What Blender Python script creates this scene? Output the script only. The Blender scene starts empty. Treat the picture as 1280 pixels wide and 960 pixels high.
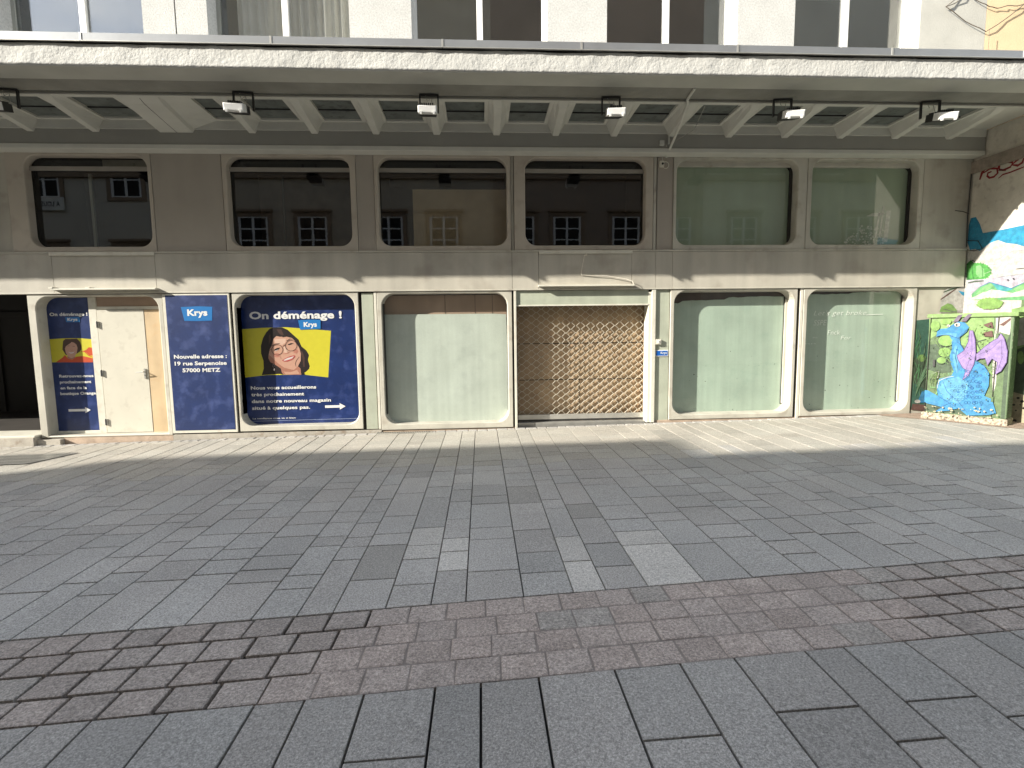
import bpy, bmesh, math, random
from mathutils import Matrix, Vector
from mathutils.geometry import tessellate_polygon
random.seed(7)
S = bpy.context.scene
C = bpy.context.collection

# ------------------------------------------------------------------ camera, world, sun, exposure
CAM = Vector((0.0, -9.0, 1.68))
pit, yaw, rol = math.radians(5.859), math.radians(3.29), math.radians(-0.705)
fw = Vector((math.sin(yaw)*math.cos(pit), math.cos(yaw)*math.cos(pit), -math.sin(pit)))
r0 = Vector((math.cos(yaw), -math.sin(yaw), 0)); u0 = r0.cross(fw)
rr = r0*math.cos(rol)+u0*math.sin(rol); uu = -r0*math.sin(rol)+u0*math.cos(rol)
cd = bpy.data.cameras.new('camera'); cam = bpy.data.objects.new('camera', cd); C.objects.link(cam)
M = Matrix((rr, uu, -fw)).transposed().to_4x4(); M.translation = CAM
cam.matrix_world = M
cd.sensor_width = 36.0; cd.lens = 36.0*654.2/1280.0; cd.clip_start = 0.05; cd.clip_end = 500
S.camera = cam

SUN = Vector((2.55, 1.0, -1.25)).normalized()          # direction the light travels
elev = math.asin(-SUN.z); azim = math.atan2(-SUN.x, -SUN.y)
w = bpy.data.worlds.new('World'); S.world = w; w.use_nodes = True
nt = w.node_tree; bg = nt.nodes['Background']
sky = nt.nodes.new('ShaderNodeTexSky'); sky.sky_type = 'NISHITA'; sky.sun_disc = False
sky.sun_elevation = elev; sky.sun_rotation = azim; sky.air_density = 1.0; sky.dust_density = 1.2
tc = nt.nodes.new('ShaderNodeTexCoord'); mp = nt.nodes.new('ShaderNodeMapping'); mp.inputs['Scale'].default_value = (1.2, 1.2, 3.2)
nz = nt.nodes.new('ShaderNodeTexNoise'); nz.inputs['Scale'].default_value = 2.2; nz.inputs['Detail'].default_value = 8; nz.inputs['Distortion'].default_value = 0.6
cr = nt.nodes.new('ShaderNodeValToRGB'); cr.color_ramp.elements[0].position = 0.42; cr.color_ramp.elements[1].position = 0.70
mx = nt.nodes.new('ShaderNodeMixRGB'); mx.inputs['Color2'].default_value = (7.6, 7.8, 8.0, 1)
nt.links.new(tc.outputs['Generated'], mp.inputs['Vector']); nt.links.new(mp.outputs['Vector'], nz.inputs['Vector'])
nt.links.new(nz.outputs['Fac'], cr.inputs['Fac']); nt.links.new(cr.outputs['Color'], mx.inputs['Fac'])
nt.links.new(sky.outputs['Color'], mx.inputs['Color1']); nt.links.new(mx.outputs['Color'], bg.inputs['Color'])
bg.inputs['Strength'].default_value = 0.138
sl = bpy.data.lights.new('sun', 'SUN'); sl.energy = 5.0; sl.angle = math.radians(0.53); sl.color = (1.0, 0.945, 0.84)
so = bpy.data.objects.new('sun', sl); C.objects.link(so); so.location = (-30, -20, 30)
so.rotation_euler = SUN.to_track_quat('-Z', 'Y').to_euler()
S.view_settings.view_transform = 'Standard'; S.view_settings.look = 'None'; S.view_settings.gamma = 1
S.view_settings.exposure = 1.25
S.render.engine = 'CYCLES'
S.cycles.max_bounces = 7; S.cycles.diffuse_bounces = 4; S.cycles.glossy_bounces = 3; S.cycles.transparent_max_bounces = 8

# ------------------------------------------------------------------ helpers
def tag(o, label=None, cat=None, group=None, kind=None):
    if label: o['label'] = label
    if cat: o['category'] = cat
    if group: o['group'] = group
    if kind: o['kind'] = kind
    return o
def empty(name, loc, label, cat, group=None, rz=0):
    o = bpy.data.objects.new(name, None); C.objects.link(o); o.location = loc; o.rotation_euler = (0, 0, rz)
    o.empty_display_size = 0.2
    return tag(o, label, cat, group)
class MB:
    """collects geometry in world coordinates; build() links it as one mesh object"""
    def __init__(s): s.v = []; s.f = []; s.m = []; s.ms = []
    def mi(s, m):
        if m not in s.ms: s.ms.append(m)
        return s.ms.index(m)
    def face(s, pts, m):
        b = len(s.v); s.v += [tuple(p) for p in pts]; s.f.append(tuple(range(b, b+len(pts)))); s.m.append(s.mi(m))
    def box(s, x0, x1, y0, y1, z0, z1, m, bev=0.0):
        if bev > 0:
            bm = bmesh.new(); bmesh.ops.create_cube(bm, size=1)
            for v in bm.verts: v.co = Vector(((x0+x1)/2+v.co.x*(x1-x0), (y0+y1)/2+v.co.y*(y1-y0), (z0+z1)/2+v.co.z*(z1-z0)))
            bmesh.ops.bevel(bm, geom=bm.edges[:], offset=min(bev, 0.45*min(x1-x0, y1-y0, z1-z0)), segments=2, affect='EDGES', profile=0.6)
            s.bm(bm, m); bm.free(); return
        b = len(s.v); s.v += [(x0,y0,z0),(x1,y0,z0),(x1,y1,z0),(x0,y1,z0),(x0,y0,z1),(x1,y0,z1),(x1,y1,z1),(x0,y1,z1)]
        for f in ((0,3,2,1),(4,5,6,7),(0,1,5,4),(1,2,6,5),(2,3,7,6),(3,0,4,7)):
            s.f.append(tuple(b+i for i in f)); s.m.append(s.mi(m))
    def bm(s, bm, m, mat=None):
        b = len(s.v); bm.verts.index_update()
        for v in bm.verts: s.v.append(tuple((mat @ v.co) if mat else v.co))
        for f in bm.faces: s.f.append(tuple(b+v.index for v in f.verts)); s.m.append(s.mi(m))
    def obox(s, cen, axes, half, m, bev=0.0):
        """oriented box"""
        bm = bmesh.new(); bmesh.ops.create_cube(bm, size=2)
        for v in bm.verts: v.co = Vector((v.co.x*half[0], v.co.y*half[1], v.co.z*half[2]))
        if bev: bmesh.ops.bevel(bm, geom=bm.edges[:], offset=bev, segments=2, affect='EDGES')
        R = Matrix(axes).transposed().to_4x4(); R.translation = Vector(cen)
        s.bm(bm, m, R); bm.free()
    def tube(s, pts, r, m, n=6, cap=True):
        pts = [Vector(p) for p in pts]; rings = []
        prev = None
        for i, p in enumerate(pts):
            d = (pts[min(i+1, len(pts)-1)]-pts[max(i-1, 0)]).normalized()
            a = prev if prev is not None else (Vector((0,0,1)) if abs(d.z) < .9 else Vector((1,0,0)))
            a = (a-d*a.dot(d)).normalized(); prev = a; c = d.cross(a)
            b = len(s.v); rings.append(b)
            for k in range(n):
                t = 2*math.pi*k/n; s.v.append(tuple(p+(a*math.cos(t)+c*math.sin(t))*r))
        for i in range(len(rings)-1):
            for k in range(n):
                s.f.append((rings[i]+k, rings[i]+(k+1)%n, rings[i+1]+(k+1)%n, rings[i+1]+k)); s.m.append(s.mi(m))
        if cap:
            s.f.append(tuple(rings[0]+k for k in range(n))[::-1]); s.m.append(s.mi(m))
            s.f.append(tuple(rings[-1]+k for k in range(n))); s.m.append(s.mi(m))
    def loops(s, loops, m, closed=True):
        base = []
        for L in loops:
            base.append(len(s.v)); s.v += [tuple(p) for p in L]
        n = len(loops[0])
        for i in range(len(loops)-1):
            for k in range(n if closed else n-1):
                s.f.append((base[i]+k, base[i]+(k+1)%n, base[i+1]+(k+1)%n, base[i+1]+k)); s.m.append(s.mi(m))
    def build(s, name, parent=None, smooth=False, origin=None):
        me = bpy.data.meshes.new(name)
        o = bpy.data.objects.new(name, me); C.objects.link(o)
        off = Vector((0,0,0))
        if parent is not None:
            o.parent = parent
            W = world_of(parent); Wi = W.inverted()
            vs = [Wi @ Vector(v) for v in s.v]
        else:
            off = Vector(origin) if origin else Vector((0,0,0))
            vs = [Vector(v)-off for v in s.v]; o.location = off
        me.from_pydata(vs, [], s.f)
        for m in s.ms: me.materials.append(m)
        me.polygons.foreach_set('material_index', s.m)
        bm = bmesh.new(); bm.from_mesh(me); bmesh.ops.recalc_face_normals(bm, faces=bm.faces[:]); 
        if 'glass_pane' in name:
            for f in bm.faces:
                if abs(f.normal.y) > .99 and len(bm.faces) == 1 and f.normal.y > 0: f.normal_flip()
        bm.to_mesh(me); bm.free()
        if smooth:
            me.polygons.foreach_set('use_smooth', [True]*len(me.polygons))
        me.update()
        return o
def world_of(o):
    Mx = Matrix.LocRotScale(o.location, o.rotation_euler, o.scale)
    return (world_of(o.parent) @ Mx) if o.parent else Mx

def srgb(r, g, b):
    f = lambda c: (c/255)/12.92 if c/255 <= .04045 else (((c/255)+.055)/1.055)**2.4
    return (f(r), f(g), f(b))
MATS = {}
def mat(name, col, rough=0.8, var=0.12, scale=3.0, bump=0.0, bscale=40.0, metal=0.0, spec=0.5, coat=0.0, streak=0.0, fine=0.0, grime=None, gz=(0,1), attr=False, bdist=0.01, fscale=None, spots=0, sstr=4.0, gthr=.55):
    """procedural Principled material: broad mottling, fine grain, vertical streaks and bump, all in object space"""
    if name in MATS: return MATS[name]
    m = bpy.data.materials.new(name); m.use_nodes = True; t = m.node_tree; N = t.nodes; L = t.links
    p = N['Principled BSDF']; p.inputs['Roughness'].default_value = rough; p.inputs['Metallic'].default_value = metal
    p.inputs['Specular IOR Level'].default_value = spec; p.inputs['Coat Weight'].default_value = coat; p.inputs['Coat Roughness'].default_value = 0.06
    g = N.new('ShaderNodeTexCoord'); pos = g.outputs['Object']
    def noise(sc, det=4, vec=pos):
        n = N.new('ShaderNodeTexNoise'); n.inputs['Scale'].default_value = sc; n.inputs['Detail'].default_value = det
        L.new(vec, n.inputs['Vector']); return n.outputs['Fac']
    def rng(src, lo, hi, a=0.3, b=0.7):
        r = N.new('ShaderNodeMapRange'); r.inputs['From Min'].default_value = a; r.inputs['From Max'].default_value = b
        r.inputs['To Min'].default_value = lo; r.inputs['To Max'].default_value = hi; L.new(src, r.inputs['Value']); return r.outputs['Result']
    def mul(a, b):
        r = N.new('ShaderNodeMath'); r.operation = 'MULTIPLY'; L.new(a, r.inputs[0]); L.new(b, r.inputs[1]); return r.outputs[0]
    val = rng(noise(scale, 5), 1-var, 1+var)
    if fine: val = mul(val, rng(noise(fscale or bscale*2.2, 3), 1-fine, 1+fine, .25, .75))
    if streak:
        mpn = N.new('ShaderNodeMapping'); mpn.inputs['Scale'].default_value = (sstr, sstr, 0.35); L.new(pos, mpn.inputs['Vector'])
        val = mul(val, rng(noise(1.0, 5, mpn.outputs['Vector']), 1-streak, 1+streak*.6))
    if spots:
        vo = N.new('ShaderNodeTexVoronoi'); vo.inputs['Scale'].default_value = spots; L.new(pos, vo.inputs['Vector'])
        val = mul(val, rng(vo.outputs['Distance'], .62, 1, .022, .034))
        v2 = N.new('ShaderNodeTexVoronoi'); v2.inputs['Scale'].default_value = 260; L.new(pos, v2.inputs['Vector'])
        val = mul(val, rng(v2.outputs['Color'], .72, 1.34, .15, .85))
    base = N.new('ShaderNodeRGB'); base.outputs[0].default_value = (*col, 1); cs = base.outputs[0]
    if grime:
        gm = N.new('ShaderNodeMixRGB'); gm.inputs['Color2'].default_value = (*grime, 1); L.new(cs, gm.inputs['Color1'])
        L.new(rng(noise(scale*2.3, 7), 0, 1, gthr, gthr+.2), gm.inputs['Fac']); cs = gm.outputs[0]
    if attr:
        at = N.new('ShaderNodeAttribute'); at.attribute_name = 'tone'
        mm = N.new('ShaderNodeMixRGB'); mm.blend_type = 'MULTIPLY'; mm.inputs['Fac'].default_value = 1
        L.new(cs, mm.inputs['Color1']); L.new(at.outputs['Color'], mm.inputs['Color2']); cs = mm.outputs[0]
    vm = N.new('ShaderNodeVectorMath'); vm.operation = 'SCALE'; L.new(cs, vm.inputs[0]); L.new(val, vm.inputs['Scale'])
    L.new(vm.outputs[0], p.inputs['Base Color'])
    if bump:
        b = N.new('ShaderNodeBump'); b.inputs['Strength'].default_value = bump; b.inputs['Distance'].default_value = bdist
        L.new(noise(bscale, 6), b.inputs['Height']); L.new(b.outputs[0], p.inputs['Normal'])
    MATS[name] = m; return m

paint   = mat('cream_paint', (.41,.385,.325), .55, .12, 1.3, .15, 60, streak=.16, grime=(.30,.27,.22))
paint_s = mat('spandrel_paint', (.42,.395,.335), .5, .10, .9, .10, 30, streak=.14, grime=(.33,.30,.25), fine=.03)
frame_m = mat('surround_paint', (.45,.43,.365), .5, .10, 2.2, .12, 50, streak=.10, grime=(.34,.305,.25), fine=.03)
brownp  = mat('brown_panel_paint', (.35,.315,.268), .6, .07, 1.5, .08, 40, streak=.05)
greenp  = mat('green_grey_paint', (.36,.385,.305), .6, .10, 3, .12, 50, streak=.14, grime=(.33,.34,.27))
lightp  = mat('light_trim_paint', (.58,.56,.48), .45, .06, 3, .08, 60, grime=(.5,.46,.38))
shadowg = mat('dark_gap', (.03,.028,.024), .9, .1)
stone   = mat('threshold_stone', (.36,.33,.28), .8, .15, 5, .4, 60, fine=.2, grime=(.25,.20,.15))
pinkst  = mat('pink_sill_stone', (.42,.32,.24), .8, .18, 6, .4, 70, fine=.2, grime=(.3,.22,.16))
room_m  = mat('dark_room', (.012,.011,.010), .9, .1)
render_w= mat('fascia_render', (.49,.485,.455), .9, .05, 2, .45, 30, fine=.05, bdist=.02)
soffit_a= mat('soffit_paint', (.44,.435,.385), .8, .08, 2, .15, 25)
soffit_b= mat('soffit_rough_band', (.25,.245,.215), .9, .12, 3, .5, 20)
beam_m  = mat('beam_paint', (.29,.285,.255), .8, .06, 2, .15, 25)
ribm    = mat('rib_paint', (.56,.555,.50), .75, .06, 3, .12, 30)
zinc    = mat('zinc_flashing', (.33,.34,.35), .38, .10, 2, .05, 20, metal=.55)
dash    = mat('roughcast_wall', (.50,.495,.465), .95, .06, 3, .6, 60, fine=.20, fscale=40, bdist=.01)
smoothw = mat('smooth_render_wall', (.43,.42,.375), .9, .08, 3, .35, 40, fine=.06)
peach   = mat('peach_render_wall', (.62,.47,.29), .9, .06, 3, .3, 40, fine=.06)
white   = mat('white_frame', (.78,.77,.73), .4, .04, 4)
greyfr  = mat('grey_window_frame', (.34,.34,.30), .5, .06, 4)
black   = mat('black_metal', (.02,.02,.02), .45, .15, 6)
whitebox= mat('white_lamp_body', (.75,.75,.73), .35, .05, 8)
galv    = mat('galvanised_steel', (.55,.54,.50), .35, .12, 6, .1, 60, metal=.7)
gmesh   = mat('grille_steel', (.62,.58,.48), .42, .12, 8, metal=.35)
plyw    = mat('plywood_board', (.40,.29,.185), .75, .16, 3, .1, 60, streak=.12, grime=(.36,.24,.15))
plyl    = mat('light_plywood', (.50,.375,.225), .7, .10, 3, .1, 60, streak=.12, grime=(.50,.35,.19))
doorm   = mat('cream_door', (.52,.495,.415), .5, .05, 3, .06, 40, grime=(.43,.40,.33))
boardb  = mat('beige_board', (.36,.26,.19), .8, .12, 2, .1, 50, streak=.1)
boardd  = mat('dark_brown_board', (.075,.055,.045), .7, .25, 5)
wash_w  = mat('whitewash', (.48,.525,.465), .5, .08, 2, .1, 30, coat=.3, streak=.09, sstr=9, fine=.05, grime=(.43,.47,.42))
wash_g  = mat('green_whitewash', (.37,.455,.375), .5, .08, 2, .1, 30, coat=.3, streak=.10, sstr=9, fine=.05, grime=(.33,.42,.345))
blue_p  = mat('navy_poster', srgb(15,38,88), .35, .16, 2.5, .05, 20, coat=.3, fine=.05, grime=srgb(44,60,112), gthr=.50)
blue_b  = mat('blue_board_vinyl', srgb(20,41,88), .42, .16, 2.2, .12, 14, coat=.2, fine=.05, grime=srgb(56,70,116), gthr=.50)
logo_b  = mat('logo_blue', srgb(18,104,168), .4, .03, 4, coat=.25)
textw   = mat('white_lettering', (.62,.62,.61), .45, .02, 4, coat=.2)
textd   = mat('dark_lettering', (.03,.03,.03), .6, .02, 4)
deepblue= mat('small_sign_blue', srgb(18,88,170), .4, .05, 4)

def glass(name, refl=1.0, tint=(.75,.78,.76), ior=1.5, rough=0.0):
    m = bpy.data.materials.new(name); m.use_nodes = True; t = m.node_tree; N = t.nodes; L = t.links
    N.remove(N['Principled BSDF']); out = N['Material Output']
    ge = N.new('ShaderNodeNewGeometry'); dt = N.new('ShaderNodeVectorMath'); dt.operation = 'DOT_PRODUCT'
    L.new(ge.outputs['Normal'], dt.inputs[0]); L.new(ge.outputs['Incoming'], dt.inputs[1])
    def mth(op, a, c=None):
        q = N.new('ShaderNodeMath'); q.operation = op
        L.new(a, q.inputs[0]) if not isinstance(a, float) else setattr(q.inputs[0], 'default_value', a)
        if c is not None: (L.new(c, q.inputs[1]) if not isinstance(c, float) else setattr(q.inputs[1], 'default_value', c))
        return q.outputs[0]
    f0 = ((ior-1)/(ior+1))**2
    om = mth('SUBTRACT', 1.0, mth('ABSOLUTE', dt.outputs['Value']))
    fres = mth('ADD', mth('MULTIPLY', mth('POWER', om, 5.0), 1-f0), f0)
    ml = N.new('ShaderNodeMath'); ml.operation = 'MULTIPLY'; ml.inputs[1].default_value = refl; ml.use_clamp = True
    tr = N.new('ShaderNodeBsdfTransparent'); tr.inputs[0].default_value = (*tint, 1)
    gl = N.new('ShaderNodeBsdfGlossy'); gl.inputs['Roughness'].default_value = rough; gl.inputs['Color'].default_value = (.95,.97,1,1)
    g = N.new('ShaderNodeTexCoord'); n = N.new('ShaderNodeTexNoise'); n.inputs['Scale'].default_value = 1.3
    b = N.new('ShaderNodeBump'); b.inputs['Strength'].default_value = .012; b.inputs['Distance'].default_value = .02
    L.new(g.outputs['Object'], n.inputs['Vector']); L.new(n.outputs['Fac'], b.inputs['Height']); L.new(b.outputs[0], gl.inputs['Normal'])
    mi = N.new('ShaderNodeMixShader'); L.new(fres, ml.inputs[0]); L.new(ml.outputs[0], mi.inputs[0])
    L.new(tr.outputs[0], mi.inputs[1]); L.new(gl.outputs[0], mi.inputs[2]); L.new(mi.outputs[0], out.inputs['Surface'])
    return m
glass_lo = glass('shop_glass', 1.5, (.55,.55,.52))
glass_up = glass('upper_floor_glass', 3.4, (.92,.93,.92))
glass_clear = glass('clear_shop_glass', 1.0, (.96,.97,.96))
glass_sky= glass('skylight_glass', .8, (.10,.11,.10))
ART = {
 'woman': [
  ('p','yellow',[(-4.085,1.752),(-3.722,1.774),(-3.319,1.78),(-2.981,1.749),(-2.57,1.71),(-2.654,0.908),(-3.061,0.963),(-3.678,0.967),(-4.083,0.927)],0),
  ('p','hair',[(-3.593,1.759),(-3.527,1.778),(-3.384,1.777),(-3.295,1.736),(-3.221,1.662),(-3.122,1.567),(-3.076,1.447),(-3.0,1.379),(-2.958,1.298),(-2.982,1.217),(-2.955,1.109),(-2.97,1.062),(-3.019,1.016),(-3.087,0.977),(-3.416,0.969),(-3.468,0.983),(-3.573,0.978),(-3.77,0.968),(-3.731,1.082),(-3.729,1.216),(-3.761,1.336),(-3.756,1.47),(-3.713,1.602),(-3.655,1.694)],0),
  ('p','skinshade',[(-3.448,1.104),(-3.159,1.113),(-3.115,1.072),(-3.107,0.961),(-3.403,0.969),(-3.434,1.01)],0),
  ('p','skin',[(-3.4,1.022),(-3.283,1.01),(-3.175,1.046),(-3.133,0.977),(-3.364,0.971)],0),
  ('p','skin',[(-3.535,1.646),(-3.432,1.618),(-3.328,1.621),(-3.225,1.593),(-3.164,1.515),(-3.122,1.434),(-3.094,1.34),(-3.104,1.206),(-3.152,1.113),(-3.228,1.047),(-3.308,1.028),(-3.412,1.05),(-3.5,1.118),(-3.563,1.16),(-3.613,1.187),(-3.642,1.254),(-3.632,1.321),(-3.614,1.401),(-3.581,1.52)],0),
  ('p','skinshade',[(-3.642,1.254),(-3.613,1.187),(-3.563,1.16),(-3.5,1.118),(-3.412,1.05),(-3.308,1.028),(-3.228,1.047),(-3.28,1.058),(-3.383,1.089),(-3.459,1.144),(-3.533,1.213),(-3.595,1.281),(-3.626,1.314)],0),
  ('p','skinlit',[(-3.526,1.573),(-3.434,1.585),(-3.33,1.583),(-3.347,1.517),(-3.401,1.478),(-3.516,1.519)],0),
  ('p','skinlit',[(-3.376,1.451),(-3.338,1.444),(-3.309,1.377),(-3.33,1.343),(-3.375,1.351)],0),
  ('p','blush',[(-3.443,1.305),(-3.449,1.291),(-3.462,1.279),(-3.481,1.271),(-3.504,1.268),(-3.526,1.272),(-3.545,1.28),(-3.557,1.292),(-3.561,1.307),(-3.555,1.321),(-3.542,1.333),(-3.523,1.341),(-3.5,1.343),(-3.478,1.34),(-3.459,1.332),(-3.447,1.319)],0),
  ('p','blush',[(-3.136,1.367),(-3.14,1.353),(-3.15,1.341),(-3.164,1.333),(-3.18,1.331),(-3.196,1.334),(-3.209,1.342),(-3.217,1.354),(-3.22,1.369),(-3.216,1.383),(-3.206,1.395),(-3.192,1.403),(-3.176,1.405),(-3.16,1.402),(-3.147,1.394),(-3.139,1.382)],0),
  ('p','hair',[(-3.593,1.759),(-3.385,1.77),(-3.297,1.703),(-3.328,1.617),(-3.381,1.608),(-3.43,1.651),(-3.483,1.639),(-3.538,1.586),(-3.578,1.467),(-3.621,1.388),(-3.649,1.468),(-3.652,1.641)],0),
  ('p','hairlit',[(-3.477,1.745),(-3.399,1.746),(-3.365,1.65),(-3.399,1.638),(-3.454,1.691)],0),
  ('p','hairlit',[(-3.613,1.64),(-3.586,1.666),(-3.578,1.573),(-3.622,1.481)],0),
  ('p','hairlit',[(-3.106,1.367),(-3.067,1.366),(-3.033,1.259),(-3.041,1.097),(-3.067,1.098),(-3.072,1.259)],0),
  ('s','hair',[(-3.124,1.273),(-3.177,1.207),(-3.196,1.154),(-3.188,1.106)],0.008),
  ('p','dark',[(-3.549,1.393),(-3.495,1.426),(-3.432,1.436),(-3.464,1.405),(-3.524,1.38)],0),
  ('p','dark',[(-3.309,1.487),(-3.256,1.508),(-3.201,1.505),(-3.25,1.484),(-3.29,1.474)],0),
  ('s','hair',[(-3.578,1.46),(-3.517,1.496),(-3.439,1.505)],0.011),
  ('s','hair',[(-3.325,1.544),(-3.265,1.579),(-3.215,1.575)],0.011),
  ('s','blush',[(-3.403,1.331),(-3.37,1.328),(-3.317,1.337),(-3.277,1.363)],0.01),
  ('p','lips',[(-3.418,1.215),(-3.348,1.257),(-3.267,1.289),(-3.199,1.301),(-3.193,1.274),(-3.242,1.224),(-3.325,1.193),(-3.384,1.194)],0),
  ('p','teeth',[(-3.392,1.22),(-3.322,1.254),(-3.213,1.283),(-3.247,1.246),(-3.324,1.22),(-3.377,1.209)],0),
  ('p','teeth',[(-3.524,1.384),(-3.464,1.405),(-3.484,1.392),(-3.511,1.378)],0),
  ('s','skinlit',[(-3.354,1.437),(-3.328,1.377),(-3.314,1.354)],0.01),
  ('s','blush',[(-3.427,1.238),(-3.451,1.278),(-3.443,1.305)],0.005),
  ('s','blush',[(-3.174,1.314),(-3.162,1.354),(-3.177,1.388)],0.005),
  ('c','frame',[(-3.392,1.395),(-3.399,1.368),(-3.413,1.344),(-3.435,1.324),(-3.462,1.312),(-3.491,1.308),(-3.52,1.313),(-3.546,1.326),(-3.565,1.346),(-3.577,1.371),(-3.58,1.398),(-3.574,1.425),(-3.559,1.449),(-3.538,1.468),(-3.511,1.48),(-3.481,1.484),(-3.453,1.48),(-3.427,1.467),(-3.408,1.447),(-3.396,1.422)],0.007),
  ('c','frame',[(-3.153,1.464),(-3.159,1.436),(-3.175,1.411),(-3.197,1.391),(-3.225,1.378),(-3.255,1.374),(-3.285,1.379),(-3.311,1.393),(-3.331,1.413),(-3.344,1.438),(-3.347,1.467),(-3.34,1.494),(-3.325,1.52),(-3.303,1.539),(-3.275,1.552),(-3.245,1.556),(-3.216,1.551),(-3.189,1.538),(-3.169,1.517),(-3.157,1.492)],0.007),
  ('s','frame',[(-3.392,1.444),(-3.369,1.471),(-3.342,1.484)],0.009),
  ('s','frame',[(-3.581,1.411),(-3.635,1.377)],0.01),
  ('p','teeth',[(-3.544,1.058),(-3.547,1.046),(-3.553,1.038),(-3.56,1.038),(-3.566,1.046),(-3.567,1.059),(-3.564,1.071),(-3.558,1.079),(-3.551,1.079),(-3.545,1.071)],0),
  ('c','teeth',[(-3.552,1.126),(-3.555,1.11),(-3.562,1.1),(-3.57,1.101),(-3.576,1.11),(-3.578,1.126),(-3.574,1.142),(-3.567,1.152),(-3.559,1.151),(-3.553,1.142)],0.002),
  ('p','dark',[(-3.099,0.99),(-3.059,1.001),(-3.048,0.96),(-3.107,0.961)],0),
 ],
 'man': [
  ('p','yellow',[(-7.177,1.626),(-6.961,1.639),(-6.705,1.638),(-6.487,1.617),(-6.521,1.234),(-7.178,1.24)],0),
  ('p','hairb',[(-6.965,1.597),(-6.925,1.627),(-6.845,1.626),(-6.742,1.632),(-6.696,1.578),(-6.681,1.501),(-6.686,1.448),(-6.719,1.41),(-6.766,1.38),(-6.943,1.359),(-6.99,1.452),(-6.979,1.521)],0),
  ('p','skinshade',[(-6.915,1.351),(-6.805,1.35),(-6.789,1.288),(-6.936,1.283)],0),
  ('p','orange',[(-7.116,1.241),(-7.006,1.314),(-6.958,1.36),(-6.913,1.299),(-6.848,1.281),(-6.778,1.33),(-6.681,1.339),(-6.58,1.316),(-6.515,1.299),(-6.522,1.231)],0),
  ('p','skin',[(-6.92,1.527),(-6.879,1.573),(-6.849,1.58),(-6.764,1.556),(-6.745,1.479),(-6.764,1.395),(-6.807,1.327),(-6.861,1.304),(-6.909,1.336),(-6.94,1.398),(-6.948,1.467)],0),
  ('p','hairb',[(-6.93,1.581),(-6.847,1.609),(-6.82,1.587),(-6.852,1.557),(-6.898,1.527),(-6.93,1.505)],0),
  ('p','hairb',[(-6.818,1.602),(-6.746,1.594),(-6.74,1.502),(-6.759,1.533),(-6.792,1.564)],0),
  ('s','orange',[(-6.696,1.419),(-6.638,1.409),(-6.578,1.346),(-6.514,1.315)],0.012),
  ('p','orange',[(-6.666,1.424),(-6.613,1.439),(-6.565,1.484),(-6.507,1.476),(-6.511,1.345),(-6.563,1.346),(-6.617,1.401)],0),
  ('s','dark',[(-6.904,1.51),(-6.867,1.513)],0.009),
  ('s','dark',[(-6.824,1.505),(-6.787,1.501)],0.009),
  ('s','blush',[(-6.862,1.45),(-6.841,1.435),(-6.818,1.45)],0.008),
  ('p','teeth',[(-6.902,1.412),(-6.852,1.4),(-6.795,1.415),(-6.824,1.387),(-6.864,1.383)],0),
 ],
 'dragon': [
  ('p','leaf',[(-0.076,1.783),(0.944,1.815),(0.952,0.144),(-0.058,0.203)],0),
  ('p','lime',[(-0.076,1.783),(0.744,1.807),(0.764,1.267),(0.584,1.227),(0.244,1.44),(0.031,1.514),(-0.056,1.438)],0),
  ('p','moss',[(-0.066,1.343),(0.129,1.383),(0.268,1.032),(0.305,0.903),(0.098,0.873),(-0.067,0.94)],0),
  ('p','moss',[(-0.044,0.517),(0.12,0.493),(0.248,0.353),(0.396,0.332),(0.518,0.215),(-0.05,0.214)],0),
  ('p','cloud',[(0.766,1.777),(0.943,1.803),(0.944,1.514),(0.872,1.54),(0.775,1.584)],0),
  ('p','brown',[(0.812,1.671),(0.934,1.776),(0.942,1.746),(0.865,1.653)],0),
  ('p','cloud',[(0.767,1.584),(0.82,1.584),(0.828,1.092),(0.83,0.738),(0.801,0.556),(0.766,1.125)],0),
  ('p','moss',[(0.908,1.375),(0.938,1.514),(0.953,1.583),(0.965,0.146),(0.918,0.157)],0),
  ('s','fern',[(0.233,0.885),(0.282,0.837),(0.266,1.061)],0.014000171449486952),
  ('s','mtn2',[(0.351,0.823),(0.389,0.911),(0.272,0.918)],0.017169062506797596),
  ('s','lime',[(0.528,1.441),(0.545,1.396),(0.558,1.586)],0.018956239921514413),
  ('s','limeb',[(0.053,0.527),(-0.011,0.513),(-0.02,0.59)],0.010329598096016388),
  ('s','fern',[(0.231,1.244),(0.173,1.275),(0.157,1.252)],0.01941562206445161),
  ('s','limeb',[(0.849,1.002),(0.893,1.068),(0.907,1.178)],0.015909312647018767),
  ('s','olive',[(0.725,0.989),(0.671,1.06),(0.78,1.125)],0.011541668490669656),
  ('s','moss',[(0.545,1.346),(0.514,1.369),(0.435,1.446)],0.009193136931021426),
  ('s','moss',[(0.589,0.54),(0.653,0.513),(0.69,0.646)],0.021202578662128366),
  ('s','mtn2',[(0.489,0.676),(0.45,0.664),(0.562,0.725)],0.014304239626332054),
  ('s','leaf',[(0.565,1.443),(0.573,1.409),(0.644,1.44)],0.02153542617404594),
  ('s','lime',[(0.671,0.858),(0.706,0.978),(0.756,0.899)],0.02078167679291587),
  ('s','moss',[(0.253,1.478),(0.257,1.605),(0.301,1.639)],0.01079820909965589),
  ('s','mtn2',[(0.748,0.994),(0.682,1.02),(0.653,0.974)],0.007817396919888576),
  ('s','limeb',[(0.658,0.534),(0.626,0.502),(0.653,0.549)],0.01162946608314552),
  ('s','limeb',[(0.657,0.486),(0.608,0.447),(0.565,0.622)],0.010380141487332167),
  ('s','fern',[(0.385,0.599),(0.334,0.553),(0.378,0.665)],0.012404441004983406),
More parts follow.
